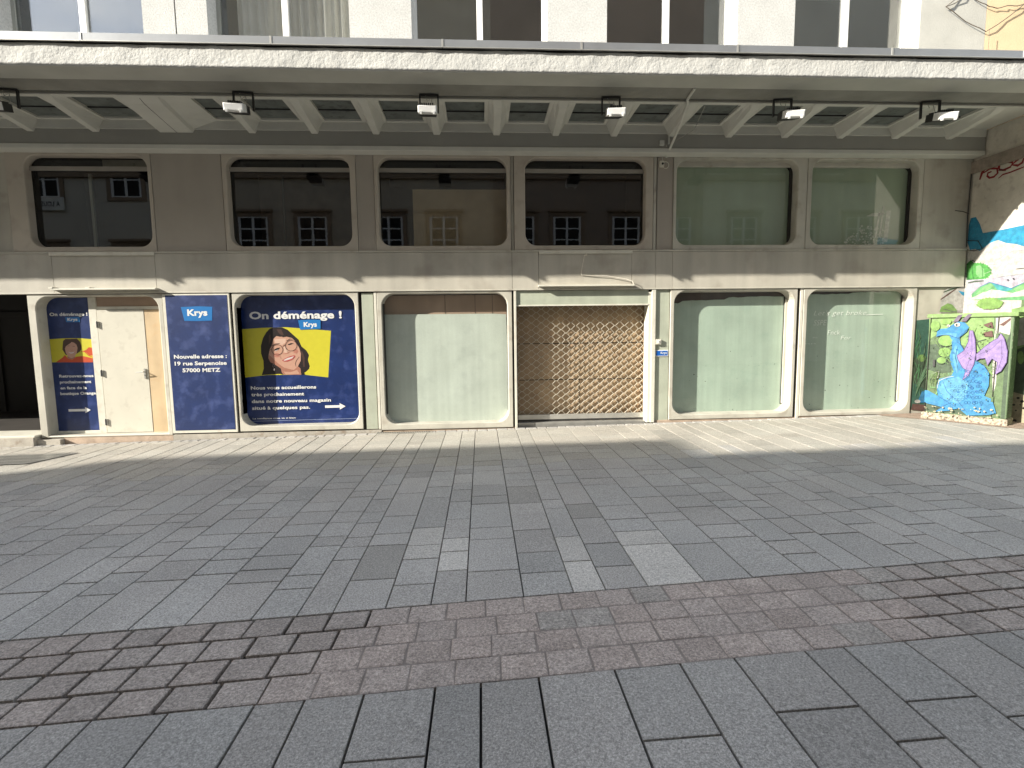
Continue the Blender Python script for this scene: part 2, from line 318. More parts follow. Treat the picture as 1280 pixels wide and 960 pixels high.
  ('s','fern',[(0.436,0.448),(0.399,0.525),(0.436,0.55)],0.01356640020884468),
  ('s','fern',[(0.733,1.407),(0.777,1.38),(0.781,1.59)],0.006797332891037069),
  ('s','moss',[(0.122,1.262),(0.194,1.235),(0.017,1.344)],0.011054339904432494),
  ('s','leaf',[(0.824,1.038),(0.764,1.091),(0.793,1.162)],0.010238887452016114),
  ('s','leaf',[(0.545,1.177),(0.529,1.28),(0.432,1.203)],0.01872468341349378),
  ('s','olive',[(0.452,1.078),(0.403,1.136),(0.474,1.094)],0.01208423490961509),
  ('s','fern',[(0.333,0.844),(0.268,0.805),(0.225,0.891)],0.018160697901592332),
  ('s','leaf',[(0.55,0.495),(0.539,0.495),(0.533,0.637)],0.01457339814544806),
  ('s','mtn2',[(0.632,0.475),(0.645,0.458),(0.561,0.639)],0.00644951080518771),
  ('s','leaf',[(0.776,0.42),(0.761,0.383),(0.83,0.562)],0.013426291428870604),
  ('s','lime',[(0.572,1.332),(0.632,1.328),(0.644,1.407)],0.012022872765965649),
  ('s','lime',[(0.777,0.45),(0.807,0.477),(0.688,0.501)],0.0060784204570707824),
  ('s','limeb',[(0.785,0.89),(0.747,0.943),(0.787,0.955)],0.01654731129175042),
  ('s','moss',[(0.609,1.28),(0.558,1.4),(0.673,1.449)],0.01950309206427296),
  ('s','mtn2',[(0.728,0.881),(0.726,0.882),(0.674,1.006)],0.007420562748464258),
  ('s','fern',[(0.242,1.441),(0.249,1.473),(0.176,1.511)],0.007598615400142949),
  ('s','olive',[(0.774,0.421),(0.711,0.483),(0.787,0.427)],0.00987401700000163),
  ('s','limeb',[(0.118,0.576),(0.138,0.625),(0.168,0.557)],0.010046336575445097),
  ('s','olive',[(0.355,1.343),(0.336,1.407),(0.325,1.524)],0.014004953770072947),
  ('s','moss',[(0.296,0.628),(0.349,0.583),(0.273,0.694)],0.01527720065997312),
  ('s','olive',[(0.725,1.465),(0.744,1.561),(0.704,1.456)],0.00860133398721942),
  ('s','moss',[(0.518,1.464),(0.554,1.425),(0.516,1.558)],0.01750257025457683),
  ('s','limeb',[(0.621,1.146),(0.572,1.135),(0.539,1.221)],0.02095662703899207),
  ('s','fern',[(0.794,0.434),(0.823,0.391),(0.749,0.462)],0.012611210894015434),
  ('s','fern',[(0.491,0.381),(0.506,0.33),(0.571,0.518)],0.010289498147903635),
  ('s','fern',[(0.264,1.426),(0.241,1.523),(0.224,1.552)],0.018387272818541796),
  ('s','limeb',[(0.505,1.479),(0.493,1.479),(0.54,1.628)],0.015288272361113039),
  ('s','fern',[(0.188,1.042),(0.204,1.168),(0.293,1.233)],0.02116088454726485),
  ('s','fern',[(0.522,1.339),(0.557,1.293),(0.506,1.484)],0.009756459551841002),
  ('s','mtn2',[(0.082,0.493),(0.117,0.617),(0.004,0.635)],0.020242757462218187),
  ('s','fern',[(0.326,0.41),(0.285,0.503),(0.374,0.412)],0.020396159998628677),
  ('s','leaf',[(0.766,1.1),(0.715,1.215),(0.688,1.272)],0.018782360683193854),
  ('s','lime',[(0.421,0.924),(0.365,0.896),(0.367,1.039)],0.015284800736200083),
  ('s','mtn2',[(0.578,0.847),(0.549,0.968),(0.534,0.955)],0.007247460747968704),
  ('s','mtn2',[(0.511,0.815),(0.525,0.77),(0.482,0.885)],0.007906827197474335),
  ('s','leaf',[(0.809,0.96),(0.75,1.004),(0.792,1.032)],0.010014853727448661),
  ('s','olive',[(0.41,0.694),(0.47,0.758),(0.471,0.72)],0.010728544433462826),
  ('s','mtn2',[(0.216,1.167),(0.244,1.122),(0.28,1.347)],0.021111186499753756),
  ('s','leaf',[(0.839,0.946),(0.86,0.976),(0.752,1.023)],0.01163452435249366),
  ('s','mtn2',[(0.461,1.501),(0.432,1.496),(0.512,1.548)],0.01768319149385505),
  ('s','limeb',[(0.387,0.853),(0.343,0.815),(0.413,1.028)],0.020909505314800896),
  ('s','limeb',[(0.045,0.79),(0.108,0.804),(0.075,0.897)],0.010809060889182903),
  ('s','limeb',[(0.533,1.447),(0.523,1.517),(0.45,1.629)],0.017453367016462912),
  ('s','fern',[(0.556,0.992),(0.562,1.015),(0.522,1.167)],0.0103334906558251),
  ('s','lime',[(0.591,1.121),(0.635,1.241),(0.584,1.261)],0.018302422108020924),
  ('s','leaf',[(0.639,0.691),(0.693,0.651),(0.627,0.699)],0.0071076518717866615),
  ('s','moss',[(0.01,1.443),(0.056,1.554),(-0.057,1.627)],0.00780295640997392),
  ('s','fern',[(0.629,0.436),(0.679,0.548),(0.669,0.506)],0.01672238680640667),
  ('s','moss',[(0.238,0.988),(0.285,0.981),(0.25,1.158)],0.012374710774206595),
  ('s','limeb',[(0.518,1.155),(0.519,1.251),(0.446,1.147)],0.011913597319324367),
  ('s','leaf',[(0.326,1.157),(0.259,1.136),(0.417,1.135)],0.01213034085225433),
  ('s','olive',[(0.349,0.833),(0.403,0.908),(0.344,0.909)],0.01731108359091324),
  ('s','fern',[(0.276,1.081),(0.293,1.206),(0.2,1.13)],0.00771972391253191),
  ('p','limeb',[(0.278,1.422),(0.272,1.386),(0.251,1.356),(0.217,1.335),(0.177,1.328),(0.136,1.334),(0.1,1.354),(0.074,1.384),(0.064,1.42),(0.07,1.456),(0.092,1.486),(0.126,1.507),(0.166,1.514),(0.208,1.507),(0.243,1.487),(0.267,1.457)],0),
  ('p','limeb',[(0.256,1.233),(0.252,1.201),(0.234,1.174),(0.206,1.155),(0.173,1.148),(0.138,1.153),(0.108,1.17),(0.087,1.196),(0.078,1.228),(0.083,1.26),(0.101,1.287),(0.129,1.306),(0.163,1.312),(0.198,1.307),(0.227,1.29),(0.248,1.264)],0),
  ('p','limeb',[(0.194,1.094),(0.19,1.073),(0.178,1.054),(0.158,1.041),(0.134,1.035),(0.11,1.039),(0.089,1.05),(0.074,1.068),(0.068,1.089),(0.071,1.111),(0.084,1.13),(0.104,1.143),(0.128,1.148),(0.152,1.145),(0.173,1.133),(0.188,1.116)],0),
  ('p','limeb',[(0.079,1.664),(0.076,1.632),(0.064,1.604),(0.044,1.586),(0.02,1.58),(-0.005,1.586),(-0.027,1.605),(-0.042,1.633),(-0.049,1.665),(-0.046,1.698),(-0.033,1.725),(-0.014,1.743),(0.01,1.749),(0.035,1.742),(0.057,1.724),(0.072,1.696)],0),
  ('p','limeb',[(0.227,1.735),(0.223,1.716),(0.208,1.699),(0.185,1.688),(0.157,1.685),(0.128,1.689),(0.103,1.701),(0.086,1.718),(0.079,1.738),(0.084,1.758),(0.099,1.775),(0.122,1.786),(0.151,1.789),(0.179,1.784),(0.204,1.772),(0.221,1.755)],0),
  ('c','moss',[(0.278,1.422),(0.272,1.386),(0.251,1.356),(0.217,1.335),(0.177,1.328),(0.136,1.334),(0.1,1.354),(0.074,1.384),(0.064,1.42),(0.07,1.456),(0.092,1.486),(0.126,1.507),(0.166,1.514),(0.208,1.507),(0.243,1.487),(0.267,1.457)],0.008),
  ('c','moss',[(0.256,1.233),(0.252,1.201),(0.234,1.174),(0.206,1.155),(0.173,1.148),(0.138,1.153),(0.108,1.17),(0.087,1.196),(0.078,1.228),(0.083,1.26),(0.101,1.287),(0.129,1.306),(0.163,1.312),(0.198,1.307),(0.227,1.29),(0.248,1.264)],0.008),
  ('c','moss',[(0.194,1.094),(0.19,1.073),(0.178,1.054),(0.158,1.041),(0.134,1.035),(0.11,1.039),(0.089,1.05),(0.074,1.068),(0.068,1.089),(0.071,1.111),(0.084,1.13),(0.104,1.143),(0.128,1.148),(0.152,1.145),(0.173,1.133),(0.188,1.116)],0.008),
  ('p','brown',[(0.625,1.674),(0.729,1.725),(0.749,1.619),(0.681,1.638)],0),
  ('p','brown',[(0.632,1.549),(0.738,1.584),(0.757,1.487),(0.649,1.492)],0),
  ('p','blue',[(0.245,1.421),(0.344,1.477),(0.364,1.367),(0.428,1.259),(0.562,1.118),(0.677,1.032),(0.746,0.91),(0.751,0.714),(0.707,0.548),(0.804,0.503),(0.864,0.285),(0.766,0.246),(0.519,0.206),(0.397,0.313),(0.283,0.262),(0.089,0.221),(0.191,0.309),(-0.027,0.353),(-0.06,0.379),(-0.067,0.573),(-0.024,0.576),(0.12,0.493),(0.088,0.643),(0.119,0.779),(0.279,0.846),(0.304,0.922),(0.251,1.069),(0.237,1.18),(0.26,1.292)],0),
  ('p','blue',[(0.041,1.486),(0.046,1.57),(0.093,1.617),(0.175,1.625),(0.259,1.698),(0.314,1.734),(0.401,1.714),(0.455,1.64),(0.431,1.568),(0.357,1.486),(0.319,1.404),(0.244,1.44),(0.211,1.514),(0.122,1.514)],0),
  ('p','bluelit',[(0.165,0.754),(0.367,0.833),(0.5,0.749),(0.485,0.527),(0.393,0.388),(0.198,0.453),(0.109,0.626)],0),
  ('p','bluelit',[(0.287,1.329),(0.337,1.349),(0.353,1.073),(0.349,0.887),(0.315,0.978),(0.276,1.144)],0),
  ('p','bluelit',[(0.062,1.514),(0.18,1.542),(0.311,1.541),(0.3,1.477),(0.181,1.514)],0),
  ('s','cloud',[(0.098,0.606),(0.12,0.751),(0.222,0.814),(0.309,0.838)],0.01),
  ('s','navy',[(0.319,1.404),(0.373,1.349),(0.428,1.25),(0.563,1.114),(0.678,1.029),(0.746,0.91)],0.008),
  ('s','navy',[(0.165,0.754),(0.235,0.579),(0.391,0.425),(0.516,0.252)],0.006),
  ('s','navy',[(0.089,0.221),(0.19,0.319),(0.318,0.417)],0.006),
  ('s','navy',[(0.12,0.493),(0.245,0.41),(0.397,0.313)],0.006),
  ('s','navy',[(0.044,1.486),(0.122,1.514),(0.211,1.514),(0.33,1.459),(0.449,1.622)],0.007),
  ('p','navyb',[(0.595,0.938),(0.59,0.921),(0.575,0.914),(0.559,0.919),(0.551,0.935),(0.557,0.952),(0.572,0.96),(0.588,0.954)],0),
  ('p','navyb',[(0.666,0.879),(0.661,0.863),(0.647,0.856),(0.632,0.861),(0.625,0.876),(0.63,0.892),(0.644,0.899),(0.659,0.894)],0),
  ('p','navyb',[(0.578,0.828),(0.574,0.813),(0.56,0.806),(0.546,0.811),(0.54,0.825),(0.544,0.84),(0.558,0.847),(0.572,0.842)],0),
  ('p','navyb',[(0.648,0.751),(0.643,0.734),(0.627,0.726),(0.611,0.732),(0.604,0.748),(0.609,0.765),(0.625,0.773),(0.641,0.767)],0),
  ('p','navyb',[(0.567,0.663),(0.563,0.648),(0.549,0.641),(0.535,0.646),(0.528,0.66),(0.533,0.675),(0.547,0.682),(0.561,0.677)],0),
  ('p','navyb',[(0.4,0.584),(0.396,0.57),(0.383,0.563),(0.369,0.568),(0.363,0.581),(0.368,0.595),(0.38,0.602),(0.394,0.597)],0),
  ('p','navyb',[(0.683,0.979),(0.679,0.966),(0.668,0.961),(0.656,0.965),(0.651,0.977),(0.655,0.989),(0.666,0.995),(0.678,0.991)],0),
  ('p','navyb',[(0.626,0.613),(0.621,0.598),(0.608,0.591),(0.594,0.596),(0.587,0.61),(0.592,0.625),(0.605,0.632),(0.619,0.627)],0),
  ('p','navyb',[(0.676,0.645),(0.672,0.632),(0.661,0.626),(0.649,0.63),(0.644,0.642),(0.648,0.654),(0.659,0.661),(0.671,0.656)],0),
  ('p','navyb',[(0.45,0.69),(0.446,0.677),(0.434,0.671),(0.422,0.676),(0.416,0.688),(0.42,0.701),(0.432,0.707),(0.444,0.702)],0),
  ('p','navyb',[(0.518,0.53),(0.513,0.516),(0.501,0.509),(0.487,0.514),(0.481,0.527),(0.486,0.541),(0.498,0.547),(0.512,0.543)],0),
  ('p','navyb',[(0.302,1.219),(0.298,1.207),(0.287,1.202),(0.276,1.207),(0.27,1.218),(0.274,1.23),(0.285,1.235),(0.297,1.23)],0),
  ('p','navyb',[(0.363,1.147),(0.359,1.136),(0.349,1.132),(0.339,1.136),(0.334,1.146),(0.338,1.156),(0.348,1.161),(0.358,1.157)],0),
  ('p','navyb',[(0.341,1.275),(0.337,1.265),(0.328,1.26),(0.317,1.264),(0.312,1.275),(0.316,1.285),(0.326,1.29),(0.336,1.286)],0),
  ('p','navyb',[(0.317,0.493),(0.313,0.479),(0.3,0.473),(0.288,0.477),(0.282,0.489),(0.286,0.502),(0.298,0.509),(0.311,0.505)],0),
  ('p','navyb',[(0.608,0.447),(0.603,0.432),(0.59,0.425),(0.576,0.429),(0.569,0.443),(0.574,0.458),(0.588,0.465),(0.602,0.461)],0),
  ('p','navyb',[(0.691,0.401),(0.687,0.388),(0.676,0.382),(0.664,0.386),(0.658,0.397),(0.662,0.41),(0.674,0.416),(0.685,0.413)],0),
  ('p','lilac',[(0.465,1.586),(0.507,1.586),(0.543,1.442),(0.566,1.226),(0.553,1.045),(0.494,0.859),(0.428,0.781),(0.46,0.949),(0.416,0.983),(0.351,1.11),(0.332,1.183),(0.414,1.259),(0.462,1.405)],0),
  ('c','purple',[(0.465,1.586),(0.507,1.586),(0.543,1.442),(0.566,1.226),(0.553,1.045),(0.494,0.859),(0.428,0.781),(0.46,0.949),(0.416,0.983),(0.351,1.11),(0.332,1.183),(0.414,1.259),(0.462,1.405)],0.009),
  ('s','purple',[(0.495,1.55),(0.519,1.261),(0.46,0.949)],0.006),
  ('s','purple',[(0.512,1.261),(0.378,1.129)],0.005),
  ('p','lilac',[(0.571,1.208),(0.672,1.336),(0.761,1.426),(0.811,1.461),(0.846,1.54),(0.89,1.462),(0.938,1.271),(0.938,1.097),(0.882,0.954),(0.82,0.897),(0.834,1.092),(0.765,1.143),(0.718,1.034),(0.684,1.149),(0.616,1.138),(0.577,1.1)],0),
  ('c','purple',[(0.571,1.208),(0.672,1.336),(0.761,1.426),(0.811,1.461),(0.846,1.54),(0.89,1.462),(0.938,1.271),(0.938,1.097),(0.882,0.954),(0.82,0.897),(0.834,1.092),(0.765,1.143),(0.718,1.034),(0.684,1.149),(0.616,1.138),(0.577,1.1)],0.009),
  ('s','purple',[(0.586,1.191),(0.755,1.302),(0.858,1.444)],0.006),
  ('s','purple',[(0.858,1.444),(0.882,1.165),(0.843,0.951)],0.006),
  ('p','mauve',[(0.243,1.717),(0.308,1.834),(0.368,1.845),(0.314,1.734)],0),
  ('p','mauve',[(0.343,1.733),(0.435,1.848),(0.488,1.852),(0.417,1.731)],0),
  ('p','cloud',[(0.343,1.682),(0.341,1.669),(0.334,1.659),(0.322,1.652),(0.308,1.65),(0.293,1.652),(0.281,1.66),(0.272,1.67),(0.268,1.683),(0.27,1.696),(0.278,1.706),(0.29,1.713),(0.304,1.715),(0.318,1.713),(0.331,1.705),(0.34,1.695)],0),
  ('p','dark',[(0.313,1.679),(0.313,1.671),(0.31,1.665),(0.306,1.66),(0.301,1.659),(0.296,1.66),(0.292,1.665),(0.289,1.671),(0.287,1.679),(0.288,1.687),(0.29,1.693),(0.294,1.698),(0.299,1.699),(0.304,1.697),(0.309,1.693),(0.312,1.686)],0),
  ('p','cloud',[(0.218,1.665),(0.217,1.657),(0.212,1.65),(0.205,1.645),(0.196,1.644),(0.187,1.645),(0.179,1.65),(0.173,1.658),(0.171,1.666),(0.172,1.675),(0.177,1.682),(0.184,1.686),(0.193,1.688),(0.202,1.686),(0.21,1.681),(0.216,1.674)],0),
  ('p','dark',[(0.199,1.662),(0.199,1.658),(0.197,1.654),(0.194,1.652),(0.191,1.651),(0.188,1.652),(0.185,1.654),(0.182,1.658),(0.182,1.662),(0.182,1.666),(0.184,1.67),(0.186,1.672),(0.19,1.673),(0.193,1.672),(0.196,1.67),(0.198,1.666)],0),
  ('s','cloud',[(0.022,0.868),(0.111,0.911),(0.102,0.797),(0.012,0.772)],0.008),
  ('c','navyb',[(0.475,0.939),(0.47,0.923),(0.455,0.916),(0.44,0.922),(0.433,0.937),(0.438,0.953),(0.453,0.96),(0.468,0.954)],0.005),
  ('c','navyb',[(0.507,0.929),(0.502,0.914),(0.488,0.906),(0.472,0.912),(0.465,0.927),(0.47,0.943),(0.485,0.95),(0.5,0.945)],0.005),
  ('c','navyb',[(0.556,0.928),(0.551,0.912),(0.536,0.905),(0.521,0.91),(0.514,0.925),(0.519,0.941),(0.534,0.948),(0.549,0.943)],0.005),
  ('c','navyb',[(0.603,0.929),(0.598,0.914),(0.584,0.906),(0.569,0.912),(0.562,0.927),(0.567,0.943),(0.581,0.95),(0.596,0.944)],0.005),
  ('c','navyb',[(0.486,0.834),(0.481,0.819),(0.466,0.811),(0.451,0.817),(0.444,0.832),(0.449,0.848),(0.464,0.855),(0.479,0.85)],0.005),
  ('c','navyb',[(0.51,0.855),(0.505,0.84),(0.49,0.832),(0.475,0.838),(0.468,0.853),(0.473,0.869),(0.488,0.876),(0.503,0.871)],0.005),
  ('c','navyb',[(0.572,0.863),(0.567,0.847),(0.553,0.84),(0.538,0.845),(0.531,0.861),(0.536,0.876),(0.55,0.884),(0.565,0.878)],0.005),
  ('c','navyb',[(0.614,0.868),(0.609,0.852),(0.595,0.845),(0.579,0.85),(0.572,0.865),(0.578,0.881),(0.592,0.888),(0.607,0.883)],0.005),
  ('c','navyb',[(0.49,0.777),(0.484,0.761),(0.47,0.754),(0.454,0.759),(0.447,0.774),(0.452,0.79),(0.467,0.798),(0.482,0.792)],0.005),
  ('c','navyb',[(0.53,0.766),(0.524,0.75),(0.51,0.743),(0.495,0.748),(0.487,0.763),(0.493,0.779),(0.507,0.786),(0.522,0.781)],0.005),
  ('c','navyb',[(0.573,0.783),(0.568,0.767),(0.553,0.76),(0.538,0.765),(0.531,0.78),(0.536,0.796),(0.551,0.804),(0.566,0.798)],0.005),
  ('c','navyb',[(0.616,0.777),(0.611,0.761),(0.596,0.754),(0.581,0.759),(0.574,0.774),(0.58,0.79),(0.594,0.798),(0.609,0.792)],0.005),
  ('c','navyb',[(0.663,0.77),(0.658,0.754),(0.644,0.747),(0.629,0.752),(0.622,0.767),(0.627,0.783),(0.641,0.79),(0.656,0.785)],0.005),
  ('c','navyb',[(0.472,0.667),(0.467,0.651),(0.452,0.644),(0.437,0.649),(0.43,0.664),(0.435,0.68),(0.45,0.688),(0.465,0.682)],0.005),
  ('c','navyb',[(0.538,0.696),(0.533,0.68),(0.518,0.673),(0.503,0.678),(0.496,0.693),(0.501,0.709),(0.516,0.717),(0.531,0.711)],0.005),
  ('c','navyb',[(0.568,0.67),(0.563,0.654),(0.548,0.647),(0.533,0.652),(0.526,0.667),(0.531,0.683),(0.546,0.691),(0.561,0.685)],0.005),
  ('c','navyb',[(0.639,0.699),(0.634,0.683),(0.619,0.676),(0.604,0.681),(0.597,0.696),(0.603,0.712),(0.617,0.719),(0.632,0.714)],0.005),
  ('c','navyb',[(0.66,0.701),(0.654,0.685),(0.64,0.678),(0.625,0.683),(0.618,0.698),(0.624,0.713),(0.638,0.721),(0.653,0.716)],0.005),
  ('c','navyb',[(0.494,0.602),(0.488,0.586),(0.474,0.579),(0.458,0.584),(0.451,0.599),(0.456,0.615),(0.471,0.623),(0.486,0.618)],0.005),
  ('c','navyb',[(0.532,0.589),(0.526,0.573),(0.512,0.565),(0.497,0.57),(0.489,0.585),(0.495,0.602),(0.509,0.609),(0.524,0.604)],0.005),
  ('c','navyb',[(0.582,0.592),(0.576,0.576),(0.562,0.568),(0.547,0.573),(0.54,0.588),(0.545,0.604),(0.559,0.612),(0.575,0.607)],0.005),
  ('c','navyb',[(0.636,0.61),(0.631,0.594),(0.617,0.586),(0.602,0.591),(0.595,0.606),(0.6,0.622),(0.614,0.63),(0.629,0.625)],0.005),
  ('c','navyb',[(0.676,0.623),(0.67,0.607),(0.656,0.599),(0.641,0.604),(0.635,0.619),(0.64,0.635),(0.654,0.643),(0.669,0.637)],0.005),
  ('c','navyb',[(0.503,0.519),(0.498,0.503),(0.483,0.495),(0.468,0.5),(0.46,0.515),(0.466,0.531),(0.48,0.539),(0.496,0.534)],0.005),
  ('c','navyb',[(0.54,0.528),(0.535,0.512),(0.52,0.504),(0.505,0.509),(0.498,0.524),(0.503,0.54),(0.518,0.548),(0.533,0.543)],0.005),
  ('c','navyb',[(0.588,0.513),(0.583,0.497),(0.568,0.489),(0.553,0.494),(0.546,0.509),(0.551,0.525),(0.566,0.533),(0.581,0.528)],0.005),
  ('c','navyb',[(0.634,0.524),(0.629,0.508),(0.614,0.5),(0.599,0.505),(0.592,0.52),(0.598,0.536),(0.612,0.544),(0.627,0.539)],0.005),
  ('c','navyb',[(0.669,0.533),(0.664,0.517),(0.65,0.509),(0.635,0.514),(0.628,0.529),(0.633,0.545),(0.647,0.553),(0.662,0.548)],0.005),
  ('c','navyb',[(0.508,0.427),(0.503,0.411),(0.488,0.403),(0.473,0.408),(0.466,0.423),(0.471,0.439),(0.486,0.447),(0.501,0.442)],0.005),
  ('c','navyb',[(0.542,0.432),(0.537,0.416),(0.522,0.408),(0.507,0.413),(0.5,0.428),(0.505,0.444),(0.52,0.452),(0.535,0.447)],0.005),
  ('c','navyb',[(0.607,0.427),(0.602,0.411),(0.588,0.403),(0.573,0.408),(0.565,0.423),(0.571,0.439),(0.585,0.447),(0.6,0.442)],0.005),
  ('c','navyb',[(0.634,0.442),(0.629,0.426),(0.614,0.418),(0.599,0.423),(0.592,0.438),(0.597,0.454),(0.612,0.462),(0.627,0.457)],0.005),
  ('c','navyb',[(0.697,0.444),(0.692,0.428),(0.678,0.42),(0.663,0.425),(0.656,0.44),(0.661,0.456),(0.675,0.464),(0.69,0.459)],0.005),
  ('c','bluelit',[(0.303,0.679),(0.298,0.664),(0.284,0.657),(0.269,0.662),(0.262,0.676),(0.267,0.691),(0.281,0.698),(0.296,0.693)],0.0045),
  ('c','bluelit',[(0.35,0.683),(0.345,0.668),(0.331,0.661),(0.316,0.665),(0.309,0.679),(0.315,0.694),(0.329,0.702),(0.343,0.697)],0.0045),
  ('c','bluelit',[(0.409,0.687),(0.404,0.672),(0.39,0.665),(0.375,0.67),(0.368,0.684),(0.374,0.699),(0.387,0.706),(0.402,0.701)],0.0045),
  ('c','bluelit',[(0.456,0.691),(0.451,0.676),(0.437,0.669),(0.423,0.674),(0.416,0.688),(0.421,0.703),(0.435,0.71),(0.449,0.705)],0.0045),
  ('c','bluelit',[(0.316,0.609),(0.31,0.594),(0.296,0.587),(0.281,0.591),(0.275,0.605),(0.28,0.62),(0.294,0.628),(0.309,0.623)],0.0045),
  ('c','bluelit',[(0.356,0.612),(0.351,0.597),(0.337,0.59),(0.322,0.595),(0.316,0.609),(0.321,0.624),(0.335,0.631),(0.349,0.626)],0.0045),
  ('c','bluelit',[(0.413,0.617),(0.408,0.602),(0.394,0.595),(0.38,0.6),(0.373,0.614),(0.378,0.629),(0.392,0.636),(0.407,0.631)],0.0045),
  ('c','bluelit',[(0.459,0.621),(0.454,0.606),(0.44,0.599),(0.426,0.604),(0.419,0.617),(0.424,0.632),(0.438,0.639),(0.452,0.635)],0.0045),
  ('c','bluelit',[(0.312,0.537),(0.307,0.522),(0.292,0.515),(0.278,0.519),(0.271,0.533),(0.276,0.549),(0.29,0.556),(0.305,0.551)],0.0045),
  ('c','bluelit',[(0.373,0.543),(0.367,0.528),(0.353,0.52),(0.339,0.525),(0.332,0.539),(0.337,0.554),(0.351,0.561),(0.366,0.557)],0.0045),
  ('c','bluelit',[(0.414,0.546),(0.409,0.531),(0.395,0.524),(0.38,0.529),(0.374,0.543),(0.379,0.558),(0.393,0.565),(0.407,0.56)],0.0045),
  ('c','bluelit',[(0.461,0.551),(0.456,0.536),(0.442,0.529),(0.428,0.533),(0.421,0.547),(0.426,0.562),(0.44,0.569),(0.454,0.564)],0.0045),
  ('c','bluelit',[(0.313,0.466),(0.308,0.451),(0.294,0.443),(0.279,0.448),(0.272,0.462),(0.277,0.477),(0.292,0.484),(0.306,0.48)],0.0045),
  ('c','bluelit',[(0.374,0.472),(0.369,0.457),(0.355,0.449),(0.341,0.454),(0.334,0.468),(0.339,0.483),(0.353,0.49),(0.368,0.486)],0.0045),
  ('c','bluelit',[(0.415,0.476),(0.41,0.461),(0.396,0.453),(0.382,0.458),(0.375,0.472),(0.38,0.487),(0.394,0.494),(0.408,0.49)],0.0045),
  ('c','bluelit',[(0.46,0.48),(0.455,0.465),(0.442,0.458),(0.427,0.462),(0.42,0.476),(0.425,0.491),(0.439,0.499),(0.454,0.494)],0.0045),
  ('s','olive',[(0.053,0.585),(0.083,0.864),(0.068,0.949)],0.008),
  ('s','olive',[(0.028,0.765),(0.09,0.797),(0.108,0.932)],0.008),
  ('s','olive',[(0.098,0.581),(0.078,0.726),(0.082,0.879)],0.008),
  ('s','olive',[(0.003,0.713),(0.098,0.85),(0.041,0.901)],0.008),
  ('s','olive',[(0.012,0.649),(-0.02,0.773),(0.038,0.888)],0.008),
  ('s','olive',[(0.042,0.75),(0.032,0.844),(0.121,0.844)],0.008),
  ('s','olive',[(0.033,0.682),(0.014,0.78),(0.074,0.842)],0.008),
  ('p','olive',[(0.667,1.587),(0.663,1.578),(0.653,1.576),(0.644,1.582),(0.644,1.592),(0.652,1.597),(0.662,1.595)],0),
  ('p','olive',[(0.722,1.66),(0.718,1.652),(0.708,1.65),(0.699,1.656),(0.699,1.665),(0.707,1.671),(0.717,1.669)],0),
  ('p','olive',[(0.628,1.547),(0.624,1.538),(0.614,1.536),(0.605,1.542),(0.605,1.551),(0.613,1.557),(0.623,1.555)],0),
  ('p','olive',[(0.654,1.536),(0.65,1.528),(0.64,1.526),(0.631,1.532),(0.631,1.541),(0.639,1.547),(0.649,1.545)],0),
  ('p','olive',[(0.695,1.584),(0.691,1.575),(0.681,1.573),(0.672,1.579),(0.672,1.588),(0.68,1.594),(0.69,1.592)],0),
  ('p','olive',[(0.716,1.42),(0.712,1.412),(0.702,1.41),(0.693,1.415),(0.693,1.425),(0.701,1.43),(0.711,1.429)],0),
  ('p','olive',[(0.632,1.393),(0.628,1.385),(0.618,1.383),(0.609,1.388),(0.609,1.398),(0.617,1.404),(0.627,1.402)],0),
  ('p','olive',[(0.611,1.662),(0.607,1.654),(0.597,1.652),(0.588,1.658),(0.587,1.667),(0.595,1.673),(0.606,1.67)],0),
  ('s','limeb',[(0.188,1.308),(0.192,1.157)],0.006),
  ('s','limeb',[(0.115,1.141),(0.204,1.136)],0.006),
  ('s','limeb',[(0.214,1.197),(0.265,1.44)],0.006),
  ('s','limeb',[(0.082,1.17),(0.244,1.419)],0.006),
  ('s','limeb',[(0.173,1.212),(0.167,1.2)],0.006),
  ('s','limeb',[(0.178,1.471),(0.206,1.438)],0.006),
  ('s','limeb',[(0.138,1.121),(0.235,1.032)],0.006),
  ('s','limeb',[(0.038,1.411),(0.258,1.068)],0.006),
  ('s','limeb',[(0.101,1.361),(0.196,1.106)],0.006),
  ('s','limeb',[(0.088,1.197),(0.292,1.061)],0.006),
  ('p','creamp',[(0.109,0.129),(0.106,0.121),(0.098,0.12),(0.093,0.127),(0.097,0.136),(0.105,0.137)],0),
  ('p','creamp',[(0.181,0.164),(0.174,0.153),(0.158,0.151),(0.15,0.16),(0.157,0.172),(0.173,0.174)],0),
  ('p','creamp',[(0.832,0.341),(0.823,0.326),(0.803,0.324),(0.793,0.336),(0.802,0.35),(0.821,0.353)],0),
  ('p','creamp',[(0.421,0.237),(0.418,0.222),(0.412,0.222),(0.408,0.235),(0.41,0.25),(0.417,0.25)],0),
  ('p','creamp',[(0.547,0.208),(0.544,0.192),(0.537,0.191),(0.532,0.206),(0.535,0.222),(0.542,0.223)],0),
  ('p','creamp',[(0.216,0.31),(0.211,0.295),(0.198,0.294),(0.19,0.307),(0.196,0.322),(0.209,0.324)],0),
  ('p','creamp',[(0.621,0.355),(0.615,0.342),(0.601,0.341),(0.594,0.352),(0.6,0.365),(0.613,0.366)],0),
  ('p','creamp',[(0.644,0.304),(0.637,0.29),(0.62,0.288),(0.611,0.3),(0.618,0.314),(0.635,0.316)],0),
  ('p','creamp',[(0.262,0.156),(0.256,0.146),(0.242,0.145),(0.235,0.153),(0.241,0.163),(0.255,0.165)],0),
  ('p','creamp',[(0.076,0.314),(0.071,0.301),(0.059,0.3),(0.053,0.312),(0.058,0.325),(0.069,0.326)],0),
  ('p','creamp',[(0.308,0.305),(0.299,0.288),(0.28,0.286),(0.27,0.3),(0.278,0.317),(0.297,0.319)],0),
